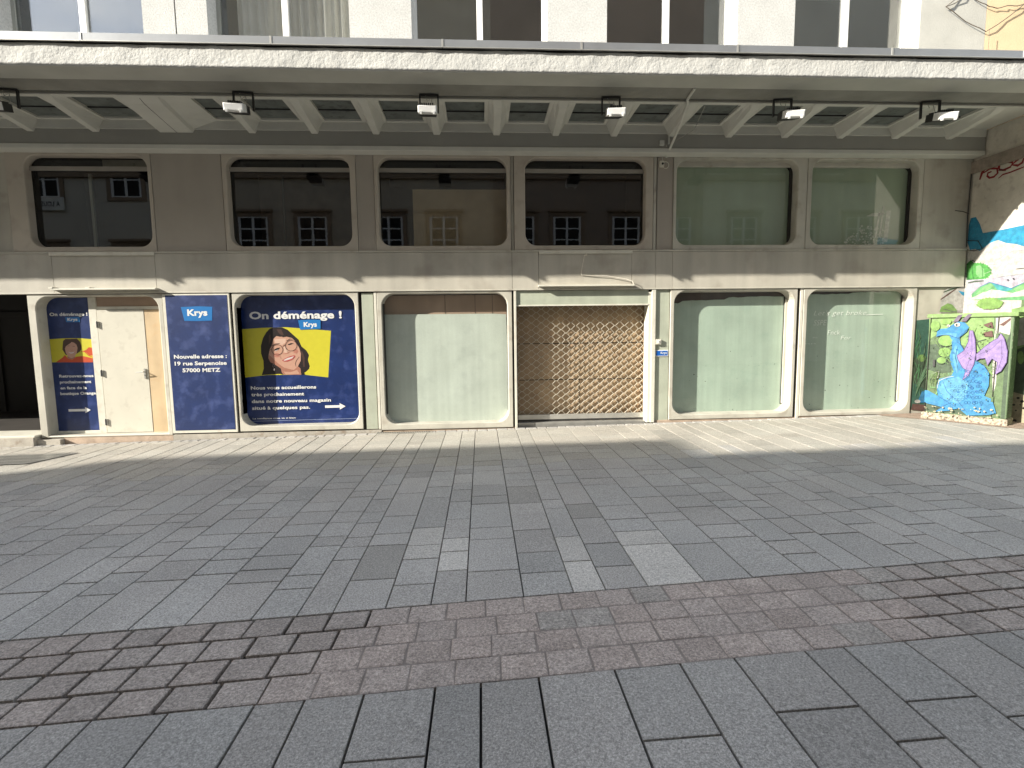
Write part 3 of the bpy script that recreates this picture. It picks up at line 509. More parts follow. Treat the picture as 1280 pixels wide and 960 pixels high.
  ('p','creamp',[(0.634,0.31),(0.625,0.303),(0.606,0.301),(0.597,0.305),(0.606,0.312),(0.624,0.314)],0),
  ('p','creamp',[(0.479,0.313),(0.469,0.306),(0.449,0.304),(0.439,0.309),(0.448,0.315),(0.468,0.317)],0),
  ('p','creamp',[(0.199,0.245),(0.194,0.236),(0.183,0.235),(0.178,0.243),(0.182,0.252),(0.193,0.253)],0),
  ('p','creamp',[(0.68,0.344),(0.676,0.329),(0.667,0.328),(0.662,0.342),(0.665,0.357),(0.674,0.358)],0),
  ('p','creamp',[(0.678,0.297),(0.67,0.282),(0.653,0.279),(0.643,0.293),(0.651,0.308),(0.668,0.31)],0),
  ('p','creamp',[(0.331,0.307),(0.323,0.297),(0.306,0.295),(0.297,0.304),(0.305,0.314),(0.322,0.316)],0),
  ('p','creamp',[(0.821,0.22),(0.815,0.208),(0.802,0.206),(0.795,0.216),(0.801,0.228),(0.814,0.23)],0),
  ('p','creamp',[(-0.002,0.121),(-0.005,0.105),(-0.011,0.104),(-0.015,0.119),(-0.013,0.135),(-0.006,0.136)],0),
  ('p','creamp',[(-0.009,0.277),(-0.016,0.271),(-0.032,0.269),(-0.04,0.274),(-0.033,0.28),(-0.017,0.282)],0),
  ('p','creamp',[(0.423,0.317),(0.419,0.306),(0.41,0.305),(0.405,0.315),(0.409,0.326),(0.418,0.327)],0),
  ('p','creamp',[(-0.002,0.216),(-0.006,0.201),(-0.016,0.2),(-0.021,0.214),(-0.017,0.229),(-0.007,0.23)],0),
  ('p','creamp',[(0.118,0.235),(0.107,0.223),(0.085,0.221),(0.073,0.23),(0.083,0.241),(0.106,0.244)],0),
  ('p','creamp',[(0.179,0.234),(0.169,0.224),(0.149,0.222),(0.138,0.229),(0.148,0.238),(0.168,0.241)],0),
  ('p','creamp',[(0.345,0.193),(0.337,0.176),(0.32,0.174),(0.311,0.189),(0.318,0.206),(0.335,0.208)],0),
  ('p','creamp',[(0.397,0.174),(0.391,0.157),(0.377,0.155),(0.369,0.171),(0.375,0.188),(0.389,0.19)],0),
  ('p','creamp',[(0.192,0.145),(0.186,0.139),(0.175,0.138),(0.169,0.143),(0.175,0.149),(0.186,0.15)],0),
  ('p','creamp',[(0.342,0.277),(0.332,0.262),(0.312,0.26),(0.301,0.272),(0.311,0.287),(0.331,0.289)],0),
  ('p','creamp',[(0.84,0.306),(0.838,0.294),(0.833,0.293),(0.829,0.304),(0.831,0.316),(0.837,0.317)],0),
  ('p','creamp',[(0.12,0.316),(0.109,0.31),(0.085,0.308),(0.073,0.311),(0.085,0.318),(0.108,0.32)],0),
  ('p','creamp',[(0.895,0.263),(0.891,0.247),(0.88,0.246),(0.873,0.26),(0.878,0.276),(0.889,0.277)],0),
  ('p','creamp',[(0.328,0.239),(0.321,0.23),(0.307,0.229),(0.299,0.235),(0.306,0.244),(0.32,0.246)],0),
  ('p','creamp',[(0.254,0.163),(0.244,0.15),(0.224,0.147),(0.212,0.158),(0.222,0.171),(0.243,0.174)],0),
  ('p','creamp',[(0.738,0.306),(0.734,0.294),(0.725,0.292),(0.719,0.304),(0.723,0.317),(0.733,0.318)],0),
  ('p','creamp',[(0.456,0.222),(0.451,0.216),(0.439,0.215),(0.433,0.219),(0.439,0.225),(0.45,0.227)],0),
  ('p','creamp',[(0.003,0.114),(-0.001,0.099),(-0.01,0.098),(-0.015,0.112),(-0.011,0.126),(-0.002,0.127)],0),
  ('p','creamp',[(0.527,0.188),(0.518,0.173),(0.5,0.17),(0.49,0.183),(0.498,0.199),(0.517,0.201)],0),
  ('p','creamp',[(0.375,0.207),(0.369,0.2),(0.358,0.199),(0.352,0.204),(0.357,0.211),(0.369,0.213)],0),
  ('p','creamp',[(-0.022,0.296),(-0.03,0.29),(-0.045,0.288),(-0.053,0.293),(-0.046,0.299),(-0.03,0.301)],0),
  ('p','creamp',[(0.747,0.305),(0.741,0.292),(0.727,0.29),(0.72,0.302),(0.726,0.316),(0.74,0.318)],0),
  ('p','creamp',[(0.792,0.217),(0.786,0.207),(0.772,0.206),(0.764,0.214),(0.771,0.223),(0.784,0.225)],0),
  ('p','creamp',[(0.571,0.315),(0.568,0.309),(0.562,0.308),(0.558,0.314),(0.561,0.321),(0.568,0.321)],0),
  ('p','moss',[(0.702,1.271),(0.698,1.262),(0.69,1.262),(0.685,1.271),(0.689,1.279),(0.697,1.28)],0),
  ('p','moss',[(0.209,1.098),(0.206,1.088),(0.2,1.088),(0.196,1.098),(0.199,1.108),(0.205,1.108)],0),
  ('p','moss',[(0.476,1.227),(0.474,1.218),(0.47,1.217),(0.467,1.227),(0.469,1.236),(0.473,1.236)],0),
  ('p','moss',[(0.177,0.883),(0.174,0.875),(0.166,0.875),(0.161,0.882),(0.165,0.89),(0.173,0.89)],0),
  ('p','moss',[(0.264,0.742),(0.262,0.736),(0.257,0.736),(0.254,0.742),(0.256,0.748),(0.261,0.748)],0),
  ('p','moss',[(0.698,0.615),(0.696,0.606),(0.691,0.606),(0.687,0.615),(0.689,0.623),(0.695,0.624)],0),
  ('p','moss',[(0.002,1.327),(-0.002,1.314),(-0.009,1.314),(-0.014,1.327),(-0.011,1.339),(-0.003,1.339)],0),
  ('p','moss',[(0.715,0.925),(0.713,0.917),(0.707,0.917),(0.704,0.925),(0.706,0.933),(0.712,0.933)],0),
  ('p','moss',[(0.595,0.414),(0.592,0.408),(0.586,0.408),(0.582,0.413),(0.585,0.418),(0.591,0.419)],0),
  ('p','moss',[(0.135,1.325),(0.132,1.314),(0.126,1.314),(0.122,1.324),(0.124,1.335),(0.131,1.335)],0),
  ('p','moss',[(0.452,1.332),(0.449,1.324),(0.442,1.324),(0.439,1.332),(0.441,1.341),(0.448,1.341)],0),
  ('p','moss',[(0.784,0.882),(0.78,0.87),(0.771,0.87),(0.766,0.881),(0.77,0.892),(0.779,0.893)],0),
  ('p','moss',[(0.585,1.255),(0.582,1.249),(0.574,1.248),(0.57,1.254),(0.573,1.26),(0.581,1.26)],0),
  ('p','moss',[(0.756,0.492),(0.752,0.478),(0.743,0.477),(0.737,0.491),(0.741,0.505),(0.75,0.506)],0),
  ('p','moss',[(0.601,0.935),(0.597,0.926),(0.587,0.926),(0.582,0.934),(0.586,0.944),(0.596,0.944)],0),
  ('p','moss',[(0.237,0.781),(0.235,0.771),(0.229,0.77),(0.226,0.78),(0.228,0.79),(0.233,0.79)],0),
  ('p','moss',[(0.099,1.206),(0.096,1.194),(0.087,1.194),(0.082,1.205),(0.086,1.217),(0.094,1.217)],0),
  ('p','moss',[(0.391,0.959),(0.39,0.95),(0.385,0.95),(0.383,0.958),(0.384,0.967),(0.389,0.967)],0),
  ('p','moss',[(0.138,0.703),(0.135,0.691),(0.129,0.69),(0.125,0.702),(0.127,0.713),(0.134,0.714)],0),
  ('p','moss',[(0.062,1.208),(0.059,1.202),(0.051,1.202),(0.047,1.208),(0.05,1.214),(0.058,1.215)],0),
  ('p','moss',[(0.18,0.544),(0.177,0.537),(0.17,0.536),(0.166,0.543),(0.169,0.55),(0.176,0.55)],0),
  ('p','moss',[(-0.045,1.25),(-0.048,1.243),(-0.053,1.242),(-0.056,1.25),(-0.054,1.258),(-0.048,1.258)],0),
  ('p','moss',[(0.35,0.392),(0.347,0.378),(0.339,0.377),(0.335,0.39),(0.338,0.405),(0.346,0.406)],0),
  ('p','moss',[(-0.048,0.965),(-0.05,0.955),(-0.056,0.955),(-0.059,0.964),(-0.057,0.974),(-0.051,0.974)],0),
  ('p','moss',[(0.023,0.781),(0.019,0.774),(0.009,0.774),(0.003,0.779),(0.008,0.786),(0.018,0.786)],0),
  ('p','moss',[(0.737,0.901),(0.733,0.892),(0.725,0.891),(0.721,0.9),(0.724,0.91),(0.732,0.911)],0),
  ('p','moss',[(0.739,0.932),(0.737,0.922),(0.73,0.922),(0.727,0.931),(0.729,0.941),(0.735,0.941)],0),
  ('p','moss',[(0.229,1.21),(0.226,1.202),(0.218,1.202),(0.214,1.21),(0.218,1.219),(0.225,1.219)],0),
  ('p','moss',[(0.648,1.075),(0.644,1.063),(0.636,1.063),(0.631,1.074),(0.635,1.086),(0.643,1.086)],0),
  ('p','moss',[(0.27,0.467),(0.266,0.459),(0.256,0.458),(0.25,0.466),(0.255,0.474),(0.265,0.475)],0),
  ('p','moss',[(0.709,1.242),(0.706,1.237),(0.699,1.237),(0.695,1.242),(0.698,1.247),(0.705,1.247)],0),
  ('p','moss',[(0.514,1.189),(0.511,1.183),(0.504,1.183),(0.5,1.189),(0.503,1.195),(0.51,1.195)],0),
  ('p','moss',[(0.07,0.936),(0.066,0.927),(0.058,0.927),(0.054,0.935),(0.057,0.944),(0.065,0.944)],0),
  ('p','moss',[(0.593,1.093),(0.59,1.083),(0.583,1.083),(0.579,1.093),(0.582,1.103),(0.589,1.103)],0),
  ('p','moss',[(0.273,0.751),(0.271,0.741),(0.265,0.741),(0.262,0.75),(0.264,0.759),(0.27,0.76)],0),
  ('p','moss',[(0.497,0.719),(0.494,0.707),(0.486,0.706),(0.482,0.718),(0.485,0.729),(0.492,0.73)],0),
  ('p','moss',[(0.684,0.645),(0.682,0.634),(0.676,0.633),(0.672,0.644),(0.675,0.656),(0.681,0.656)],0),
  ('p','moss',[(0.312,0.348),(0.309,0.341),(0.303,0.34),(0.299,0.346),(0.302,0.353),(0.308,0.354)],0),
  ('p','moss',[(0.508,1.145),(0.504,1.133),(0.494,1.133),(0.489,1.144),(0.493,1.156),(0.503,1.156)],0),
  ('p','moss',[(0.191,0.909),(0.188,0.903),(0.182,0.903),(0.179,0.909),(0.182,0.915),(0.188,0.915)],0),
  ('s','bluelit',[(0.321,1.367),(0.3,1.182),(0.344,0.98)],0.008),
 ],
 'panelmural': [
  ('p','teal',[(7.784,1.768),(8.088,1.795),(8.111,0.608),(8.06,0.13),(7.778,0.157),(7.783,1.022)],0),
  ('p','moss',[(7.777,1.103),(8.075,1.099),(8.068,0.609),(8.033,0.507),(7.787,0.655)],0),
  ('p','limeb',[(8.008,1.09),(8.004,1.065),(7.989,1.044),(7.965,1.03),(7.936,1.026),(7.906,1.031),(7.88,1.046),(7.862,1.067),(7.854,1.092),(7.858,1.117),(7.874,1.138),(7.897,1.151),(7.926,1.156),(7.956,1.151),(7.982,1.136),(8.0,1.115)],0),
  ('s','mtn',[(7.894,0.444),(7.932,0.567),(7.895,0.711)],0.008741719494757667),
  ('s','mtn',[(7.847,0.639),(7.817,0.762),(7.896,0.903)],0.011860650735248576),
  ('s','fern',[(7.951,0.205),(7.946,0.329),(7.943,0.473)],0.015791119154219005),
  ('s','leaf',[(7.804,0.872),(7.76,0.994),(7.879,1.135)],0.013460427954180378),
  ('s','fern',[(7.926,0.648),(7.882,0.772),(7.908,0.914)],0.010799397804786975),
  ('s','mtn',[(7.841,1.077),(7.857,1.199),(7.832,1.341)],0.012600433687237983),
  ('s','mtn',[(7.858,1.106),(7.901,1.227),(7.864,1.369)],0.009226977080250843),
  ('s','mtn',[(7.817,0.761),(7.868,0.883),(7.804,1.026)],0.011180340560269229),
  ('s','moss',[(7.811,0.784),(7.821,0.906),(7.802,1.049)],0.008322351323131976),
  ('s','mtn',[(7.843,0.51),(7.88,0.633),(7.923,0.775)],0.009960325739131793),
  ('s','fern',[(7.888,0.707),(7.941,0.828),(7.94,0.971)],0.01128380693693377),
  ('s','moss',[(7.792,0.924),(7.802,1.045),(7.81,1.187)],0.011880271802313285),
  ('s','fern',[(7.874,0.846),(7.889,0.968),(7.893,1.11)],0.013687056352205683),
  ('s','moss',[(8.009,0.561),(8.005,0.684),(8.067,0.826)],0.014577215471274413),
  ('s','moss',[(7.822,0.783),(7.823,0.905),(7.894,1.046)],0.007837165193465931),
  ('s','leaf',[(7.829,1.345),(7.877,1.466),(7.823,1.607)],0.015135774709377096),
  ('s','mtn',[(7.774,1.346),(7.812,1.466),(7.789,1.607)],0.013547728794642694),
  ('s','fern',[(7.965,1.106),(7.967,1.228),(7.987,1.369)],0.014514438396758526),
  ('s','leaf',[(7.868,1.122),(7.842,1.244),(7.889,1.385)],0.008234454391720318),
  ('s','fern',[(7.824,0.509),(7.8,0.633),(7.834,0.775)],0.012941248697469064),
  ('s','fern',[(7.862,0.84),(7.889,0.962),(7.866,1.104)],0.009037852901382449),
  ('s','moss',[(7.895,0.522),(7.904,0.645),(7.903,0.788)],0.012996201888406231),
  ('s','moss',[(7.948,1.102),(7.983,1.223),(7.968,1.365)],0.008323285726887033),
  ('s','mtn',[(7.879,0.679),(7.891,0.802),(7.906,0.945)],0.007772403912852265),
  ('s','fern',[(7.943,0.282),(7.939,0.406),(7.93,0.55)],0.01386697026612793),
  ('s','mtn',[(7.819,1.188),(7.82,1.31),(7.862,1.45)],0.008684724667647456),
  ('s','mtn',[(7.869,0.716),(7.891,0.838),(7.874,0.981)],0.014174620606052691),
  ('s','mtn',[(7.799,1.149),(7.785,1.271),(7.886,1.411)],0.010831280168750226),
  ('s','moss',[(7.983,0.853),(7.943,0.976),(8.008,1.118)],0.014643463830078649),
  ('s','moss',[(7.96,0.909),(7.971,1.031),(7.953,1.173)],0.011280764039351129),
  ('s','fern',[(7.847,0.407),(7.937,0.652),(8.053,0.814)],0.018),
  ('s','fern',[(7.856,0.465),(7.954,0.713),(8.048,0.883)],0.018),
  ('s','fern',[(7.864,0.522),(7.971,0.774),(8.043,0.953)],0.018),
  ('s','fern',[(7.873,0.579),(7.988,0.835),(8.038,1.022)],0.018),
  ('s','fern',[(7.882,0.637),(8.005,0.896),(8.033,1.091)],0.018),
  ('s','fern',[(7.891,0.694),(8.022,0.957),(8.028,1.16)],0.018),
  ('p','blue',[(7.915,0.344),(7.97,0.487),(8.077,0.485),(8.06,0.279),(7.941,0.281)],0),
  ('p','cloud',[(7.953,0.302),(7.949,0.289),(7.938,0.279),(7.92,0.272),(7.899,0.27),(7.878,0.273),(7.859,0.28),(7.846,0.291),(7.841,0.304),(7.844,0.317),(7.856,0.327),(7.873,0.334),(7.895,0.336),(7.916,0.333),(7.935,0.326),(7.948,0.315)],0),
  ('p','brown',[(7.803,0.264),(8.052,0.238),(8.06,0.124),(7.783,0.152)],0),
  ('p','cloud',[(8.197,1.903),(8.211,2.142),(8.262,2.301),(8.406,2.355),(8.67,2.357),(8.707,1.898)],0),
  ('p','limeb',[(8.196,1.913),(8.221,2.003),(8.343,2.066),(8.43,2.041),(8.534,1.93),(8.526,1.9)],0),
  ('s','brown',[(8.201,2.133),(8.332,2.221),(8.492,2.329)],0.03),
  ('s','moss',[(8.244,2.261),(8.409,2.32),(8.658,2.377)],0.03),
  ('p','aqua',[(8.517,2.289),(8.679,2.248),(8.686,2.168),(8.586,2.219)],0),
  ('s','mauve',[(8.267,1.963),(8.439,1.921),(8.694,1.928)],0.012),
 ],
 'wallmural': [
  ('p','cloud',[(-0.015,2.963),(-0.172,3.008),(-0.418,3.078),(-0.554,3.113),(-0.984,3.008),(-1.026,2.97),(-1.144,1.585),(-0.129,1.586)],0),
  ('p','aqua',[(-0.033,3.546),(-0.127,3.544),(-0.212,3.408),(-0.28,3.244),(-0.543,3.237),(-1.002,3.245),(-1.032,2.891),(-0.862,2.965),(-0.697,3.008),(-0.557,3.08),(-0.421,3.053),(-0.25,2.945),(-0.154,2.994),(-0.06,2.991),(-0.0,3.139),(0.011,3.383)],0),
  ('p','cloud',[(-0.294,2.854),(-0.388,3.025),(-0.542,3.05),(-0.702,2.943),(-0.831,2.954),(-1.036,2.844),(-1.055,2.624),(-0.59,2.682)],0),
  ('s','greyb',[(-0.584,2.749),(-0.712,2.829),(-0.839,2.858),(-1.036,2.844)],0.008),
  ('s','greyb',[(-0.345,2.679),(-0.486,2.695),(-0.591,2.666)],0.01),
  ('p','bushd',[(-0.036,2.471),(-0.013,2.754),(-0.094,2.813),(-0.176,2.734),(-0.199,2.456)],0),
  ('p','bush',[(-0.474,2.572),(-0.501,2.553),(-0.473,2.543),(-0.499,2.52),(-0.461,2.517),(-0.474,2.495),(-0.439,2.494),(-0.45,2.469),(-0.41,2.475),(-0.403,2.457),(-0.37,2.463),(-0.362,2.441),(-0.328,2.454),(-0.279,2.454),(-0.23,2.459),(-0.18,2.469),(-0.147,2.464),(-0.131,2.484),(-0.093,2.483),(-0.09,2.508),(-0.051,2.512),(-0.052,2.533),(-0.037,2.706),(-0.033,2.728),(-0.071,2.723),(-0.077,2.742),(-0.11,2.737),(-0.121,2.756),(-0.156,2.743),(-0.174,2.76),(-0.206,2.744),(-0.23,2.752),(-0.256,2.736),(-0.286,2.75),(-0.304,2.723),(-0.338,2.729),(-0.351,2.707),(-0.382,2.704),(-0.392,2.685),(-0.426,2.679),(-0.424,2.658),(-0.456,2.649),(-0.45,2.63),(-0.485,2.618),(-0.469,2.601),(-0.495,2.585),(-0.065,2.469)],0),
  ('p','mtn2',[(-0.197,2.697),(-0.271,2.705),(-0.35,2.628),(-0.378,2.507),(-0.289,2.481),(-0.209,2.558)],0),
  ('s','bushd',[(-0.138,2.738),(-0.14,2.6),(-0.169,2.476)],0.012),
  ('s','bushd',[(-0.309,2.683),(-0.336,2.579),(-0.335,2.477)],0.01),
  ('s','moss',[(-0.113,2.811),(-0.173,2.768),(-0.132,2.808),(-0.1,2.743)],0.014),
  ('s','moss',[(-0.401,2.655),(-0.494,2.595),(-0.463,2.548),(-0.517,2.525)],0.012),
  ('s','greyb',[(-0.506,2.452),(-0.742,2.469),(-1.068,2.475)],0.01),
  ('s','dark',[(-0.896,2.565),(-1.06,2.562)],0.016),
  ('p','lav',[(-0.065,2.469),(-0.506,2.452),(-1.068,2.467),(-1.083,2.294),(-0.622,2.3),(-0.089,2.186)],0),
  ('s','moss',[(-0.07,2.416),(-0.201,2.43),(-0.366,2.426)],0.03),
  ('p','mtn',[(-0.163,2.216),(-0.302,2.327),(-0.476,2.388),(-0.619,2.342),(-0.792,2.27),(-0.874,2.264),(-1.079,2.341),(-1.103,2.058),(-0.171,2.111)],0),
  ('p','mtn2',[(-0.238,2.211),(-0.375,2.321),(-0.487,2.37),(-0.552,2.323),(-0.451,2.264),(-0.387,2.184)],0),
  ('p','mtn2',[(-0.891,2.246),(-1.08,2.326),(-1.09,2.215),(-0.961,2.178)],0),
  ('s','cloud',[(-0.384,2.218),(-0.522,2.259),(-0.663,2.223),(-0.8,2.173)],0.02),
  ('s','greyb',[(-0.163,2.216),(-0.302,2.327),(-0.476,2.388),(-0.619,2.342),(-0.841,2.263),(-1.079,2.344)],0.012),
  ('p','teal2',[(-0.512,2.376),(-0.618,2.347),(-0.841,2.266),(-0.876,2.24),(-0.764,2.216),(-0.626,2.251)],0),
  ('p','cloud',[(-0.382,2.235),(-0.626,2.251),(-0.881,2.183),(-1.088,2.231),(-1.098,2.121),(-0.095,2.116)],0),
  ('s','navyb',[(-0.302,2.327),(-0.476,2.393),(-0.619,2.342),(-0.858,2.257),(-1.078,2.349)],0.01),
  ('s','moss',[(-1.16,1.456),(-1.154,1.437),(-1.151,1.497)],0.015185668407376417),
  ('s','moss',[(-1.107,1.117),(-1.096,1.2),(-1.042,1.262)],0.011469730892397683),
  ('s','fern',[(-1.003,1.415),(-0.968,1.484),(-1.005,1.486)],0.021143906663081247),
  ('s','creamp',[(-1.218,0.833),(-1.186,0.883),(-1.215,0.978)],0.017990673754493404),
  ('s','creamp',[(-1.176,0.712),(-1.19,0.662),(-1.165,0.698)],0.012600811984207178),
  ('s','fern',[(-1.024,0.908),(-1.035,0.891),(-0.981,0.999)],0.019670289994731076),
  ('s','creamp',[(-1.12,1.415),(-1.147,1.436),(-1.124,1.509)],0.010774683019420691),
  ('s','leaf',[(-1.124,0.631),(-1.102,0.66),(-1.087,0.81)],0.009499672625604826),
  ('s','moss',[(-1.078,0.85),(-1.096,0.839),(-1.01,1.041)],0.02167292936223436),
  ('s','lime',[(-1.035,0.948),(-1.053,0.918),(-1.062,1.138)],0.02285495162397249),
  ('s','creamp',[(-1.043,1.116),(-1.062,1.154),(-1.072,1.128)],0.014798191068813176),
  ('s','limeb',[(-1.097,0.738),(-1.09,0.746),(-1.053,0.773)],0.013224255620213813),
  ('s','leaf',[(-1.143,1.126),(-1.157,1.157),(-1.164,1.206)],0.021871903267646247),
  ('s','limeb',[(-1.124,1.205),(-1.15,1.277),(-1.154,1.284)],0.01890980667995397),
  ('s','mtn2',[(-1.134,1.382),(-1.149,1.342),(-1.123,1.413)],0.02033177272394028),
  ('s','fern',[(-1.108,1.039),(-1.098,1.102),(-1.144,1.163)],0.018586164133529332),
  ('s','creamp',[(-1.027,1.6),(-1.048,1.591),(-0.981,1.776)],0.013758355009267868),
  ('s','cloud',[(-1.034,0.976),(-1.063,1.019),(-0.992,1.094)],0.00928686224365296),
  ('s','moss',[(-1.053,0.853),(-1.078,0.973),(-1.033,0.961)],0.015022399396875332),
  ('s','leaf',[(-1.133,0.654),(-1.158,0.702),(-1.117,0.753)],0.0206930680385507),
  ('s','fern',[(-1.184,0.896),(-1.169,1.013),(-1.206,0.92)],0.015999947606703854),
  ('s','fern',[(-1.024,1.603),(-1.0,1.69),(-0.982,1.756)],0.021328953822565343),
  ('s','fern',[(-1.125,0.872),(-1.132,0.98),(-1.146,0.96)],0.01632654505269709),
  ('s','fern',[(-1.153,1.439),(-1.157,1.479),(-1.101,1.505)],0.01155296047129009),
  ('s','lime',[(-1.062,0.617),(-1.043,0.58),(-1.091,0.652)],0.029549043640224953),
  ('s','leaf',[(-1.14,1.146),(-1.13,1.179),(-1.085,1.317)],0.012717603019134112),
  ('s','creamp',[(-1.11,1.493),(-1.105,1.595),(-1.105,1.459)],0.011468301048442969),
  ('s','fern',[(-1.116,0.952),(-1.114,0.965),(-1.101,1.143)],0.020097315865772618),
  ('s','mtn2',[(-1.083,1.481),(-1.066,1.537),(-1.122,1.612)],0.009886266265431203),
  ('s','fern',[(-1.025,0.992),(-0.999,1.078),(-1.06,1.14)],0.027824839323925533),
  ('s','mtn2',[(-1.14,1.505),(-1.145,1.492),(-1.162,1.653)],0.024046537181463296),
  ('s','lime',[(-0.949,1.562),(-0.943,1.635),(-0.987,1.542)],0.02456766405785368),
  ('s','limeb',[(-1.141,1.244),(-1.156,1.308),(-1.11,1.36)],0.01275772164699289),
  ('s','moss',[(-1.126,0.61),(-1.153,0.639),(-1.077,0.704)],0.009236955700313888),
  ('s','fern',[(-1.094,1.375),(-1.071,1.448),(-1.128,1.525)],0.028297021556568047),
  ('s','creamp',[(-1.09,1.646),(-1.07,1.756),(-1.08,1.663)],0.023740235668354277),
  ('s','moss',[(-1.063,0.916),(-1.036,1.02),(-1.054,1.11)],0.027172100343132884),
  ('s','mtn2',[(-0.98,1.615),(-0.98,1.701),(-0.929,1.631)],0.02136269699000406),
  ('s','limeb',[(-1.08,1.307),(-1.068,1.373),(-1.051,1.391)],0.025131260496064626),
  ('s','cloud',[(-1.155,1.543),(-1.181,1.637),(-1.101,1.558)],0.016127501403153846),
  ('p','limeb',[(-0.723,2.022),(-0.754,2.006),(-0.717,1.998),(-0.736,1.98),(-0.698,1.975),(-0.708,1.955),(-0.66,1.958),(-0.662,1.935),(-0.612,1.947),(-0.596,1.929),(-0.558,1.941),(-0.529,1.925),(-0.498,1.942),(-0.462,1.937),(-0.439,1.953),(-0.396,1.95),(-0.387,1.97),(-0.334,1.97),(-0.343,1.991),(-0.29,1.998),(-0.32,2.017),(-0.276,2.03),(-0.305,2.044),(-0.281,2.06),(-0.311,2.07),(-0.291,2.089),(-0.333,2.093),(-0.323,2.115),(-0.377,2.109),(-0.382,2.128),(-0.426,2.121),(-0.442,2.14),(-0.483,2.125),(-0.511,2.139),(-0.543,2.123),(-0.58,2.131),(-0.6,2.111),(-0.646,2.116),(-0.649,2.093),(-0.69,2.09),(-0.688,2.072),(-0.738,2.065),(-0.717,2.048),(-0.748,2.035)],0),
  ('s','brown',[(-0.288,2.025),(-0.417,1.952),(-0.528,1.938)],0.012),
  ('s','brown',[(-0.759,2.048),(-0.671,1.979),(-0.557,1.946)],0.012),
  ('p','moss',[(-1.188,0.971),(-1.21,0.922),(-1.188,0.888),(-1.203,0.828),(-1.182,0.81),(-1.189,0.744),(-1.163,0.752),(-1.171,0.661),(-1.141,0.705),(-1.135,0.635),(-1.11,0.696),(-1.096,0.636),(-1.079,0.698),(-1.055,0.64),(-1.048,0.74),(-1.018,0.71),(-1.02,0.797),(-0.995,0.81),(-0.999,0.873),(-0.969,0.902),(-0.987,0.957),(-0.961,1.008),(-0.984,1.043),(-0.964,1.11),(-0.992,1.121),(-0.977,1.202),(-1.011,1.179),(-1.007,1.256),(-1.035,1.222),(-1.042,1.28),(-1.065,1.235),(-1.079,1.3),(-1.096,1.228),(-1.119,1.278),(-1.128,1.191),(-1.157,1.218),(-1.154,1.129),(-1.181,1.119),(-1.175,1.055),(-1.207,1.027)],0),
  ('p','leaf',[(-1.202,1.4),(-1.227,1.368),(-1.201,1.348),(-1.218,1.305),(-1.187,1.302),(-1.196,1.252),(-1.162,1.272),(-1.162,1.216),(-1.133,1.253),(-1.121,1.191),(-1.099,1.25),(-1.077,1.226),(-1.066,1.267),(-1.034,1.246),(-1.034,1.296),(-0.998,1.294),(-1.015,1.344),(-0.974,1.359),(-1.003,1.396),(-0.966,1.431),(-1.006,1.448),(-0.979,1.498),(-1.021,1.493),(-1.005,1.552),(-1.044,1.526),(-1.04,1.595),(-1.073,1.55),(-1.086,1.598),(-1.108,1.544),(-1.132,1.589),(-1.141,1.529),(-1.168,1.54),(-1.168,1.494),(-1.207,1.5),(-1.188,1.449),(-1.231,1.436)],0),
  ('p','mtn',[(-1.065,1.505),(-1.088,1.473),(-1.061,1.463),(-1.075,1.419),(-1.053,1.425),(-1.055,1.379),(-1.035,1.405),(-1.026,1.372),(-1.012,1.405),(-0.996,1.381),(-0.99,1.424),(-0.971,1.421),(-0.973,1.46),(-0.951,1.473),(-0.967,1.504),(-0.945,1.535),(-0.968,1.547),(-0.958,1.585),(-0.977,1.583),(-0.975,1.629),(-0.995,1.603),(-1.003,1.651),(-1.018,1.602),(-1.033,1.622),(-1.039,1.584),(-1.056,1.583),(-1.054,1.547),(-1.073,1.533)],0),
  ('p','limeb',[(-0.267,2.026),(-0.464,2.111),(-0.759,2.048),(-0.692,1.95),(-0.418,1.942)],0),
  ('p','lime',[(-0.899,1.923),(-1.142,1.966),(-1.202,1.258),(-0.992,1.25)],0),
  ('p','cloud',[(-1.011,1.757),(-1.157,1.789),(-1.193,1.364),(-1.039,1.324)],0),
  ('p','moss',[(-0.992,1.25),(-1.194,1.347),(-1.265,0.512),(-1.015,0.554)],0),
  ('p','limeb',[(-1.163,1.149),(-1.162,1.108),(-1.154,1.073),(-1.139,1.048),(-1.12,1.039),(-1.099,1.046),(-1.08,1.068),(-1.066,1.103),(-1.058,1.144),(-1.059,1.185),(-1.067,1.221),(-1.082,1.245),(-1.102,1.254),(-1.122,1.247),(-1.141,1.224),(-1.156,1.19)],0),
  ('p','creamp',[(-1.002,0.59),(-1.262,0.548),(-1.314,-0.057),(-1.01,-0.043)],0),
  ('p','dark',[(-1.091,0.38),(-1.083,0.364),(-1.062,0.358),(-1.044,0.365),(-1.043,0.381),(-1.059,0.393),(-1.08,0.392)],0),
  ('p','dark',[(-1.155,0.498),(-1.146,0.481),(-1.123,0.474),(-1.103,0.483),(-1.101,0.5),(-1.119,0.514),(-1.143,0.513)],0),
  ('p','dark',[(-1.224,0.453),(-1.214,0.434),(-1.188,0.426),(-1.166,0.435),(-1.164,0.455),(-1.184,0.47),(-1.211,0.469)],0),
  ('p','dark',[(-1.127,0.293),(-1.121,0.282),(-1.106,0.277),(-1.094,0.282),(-1.093,0.293),(-1.104,0.302),(-1.119,0.302)],0),
  ('p','dark',[(-1.252,0.348),(-1.244,0.333),(-1.224,0.327),(-1.207,0.334),(-1.206,0.349),(-1.221,0.361),(-1.242,0.361)],0),
  ('p','dark',[(-1.137,0.129),(-1.127,0.109),(-1.1,0.1),(-1.077,0.109),(-1.076,0.129),(-1.096,0.145),(-1.124,0.145)],0),
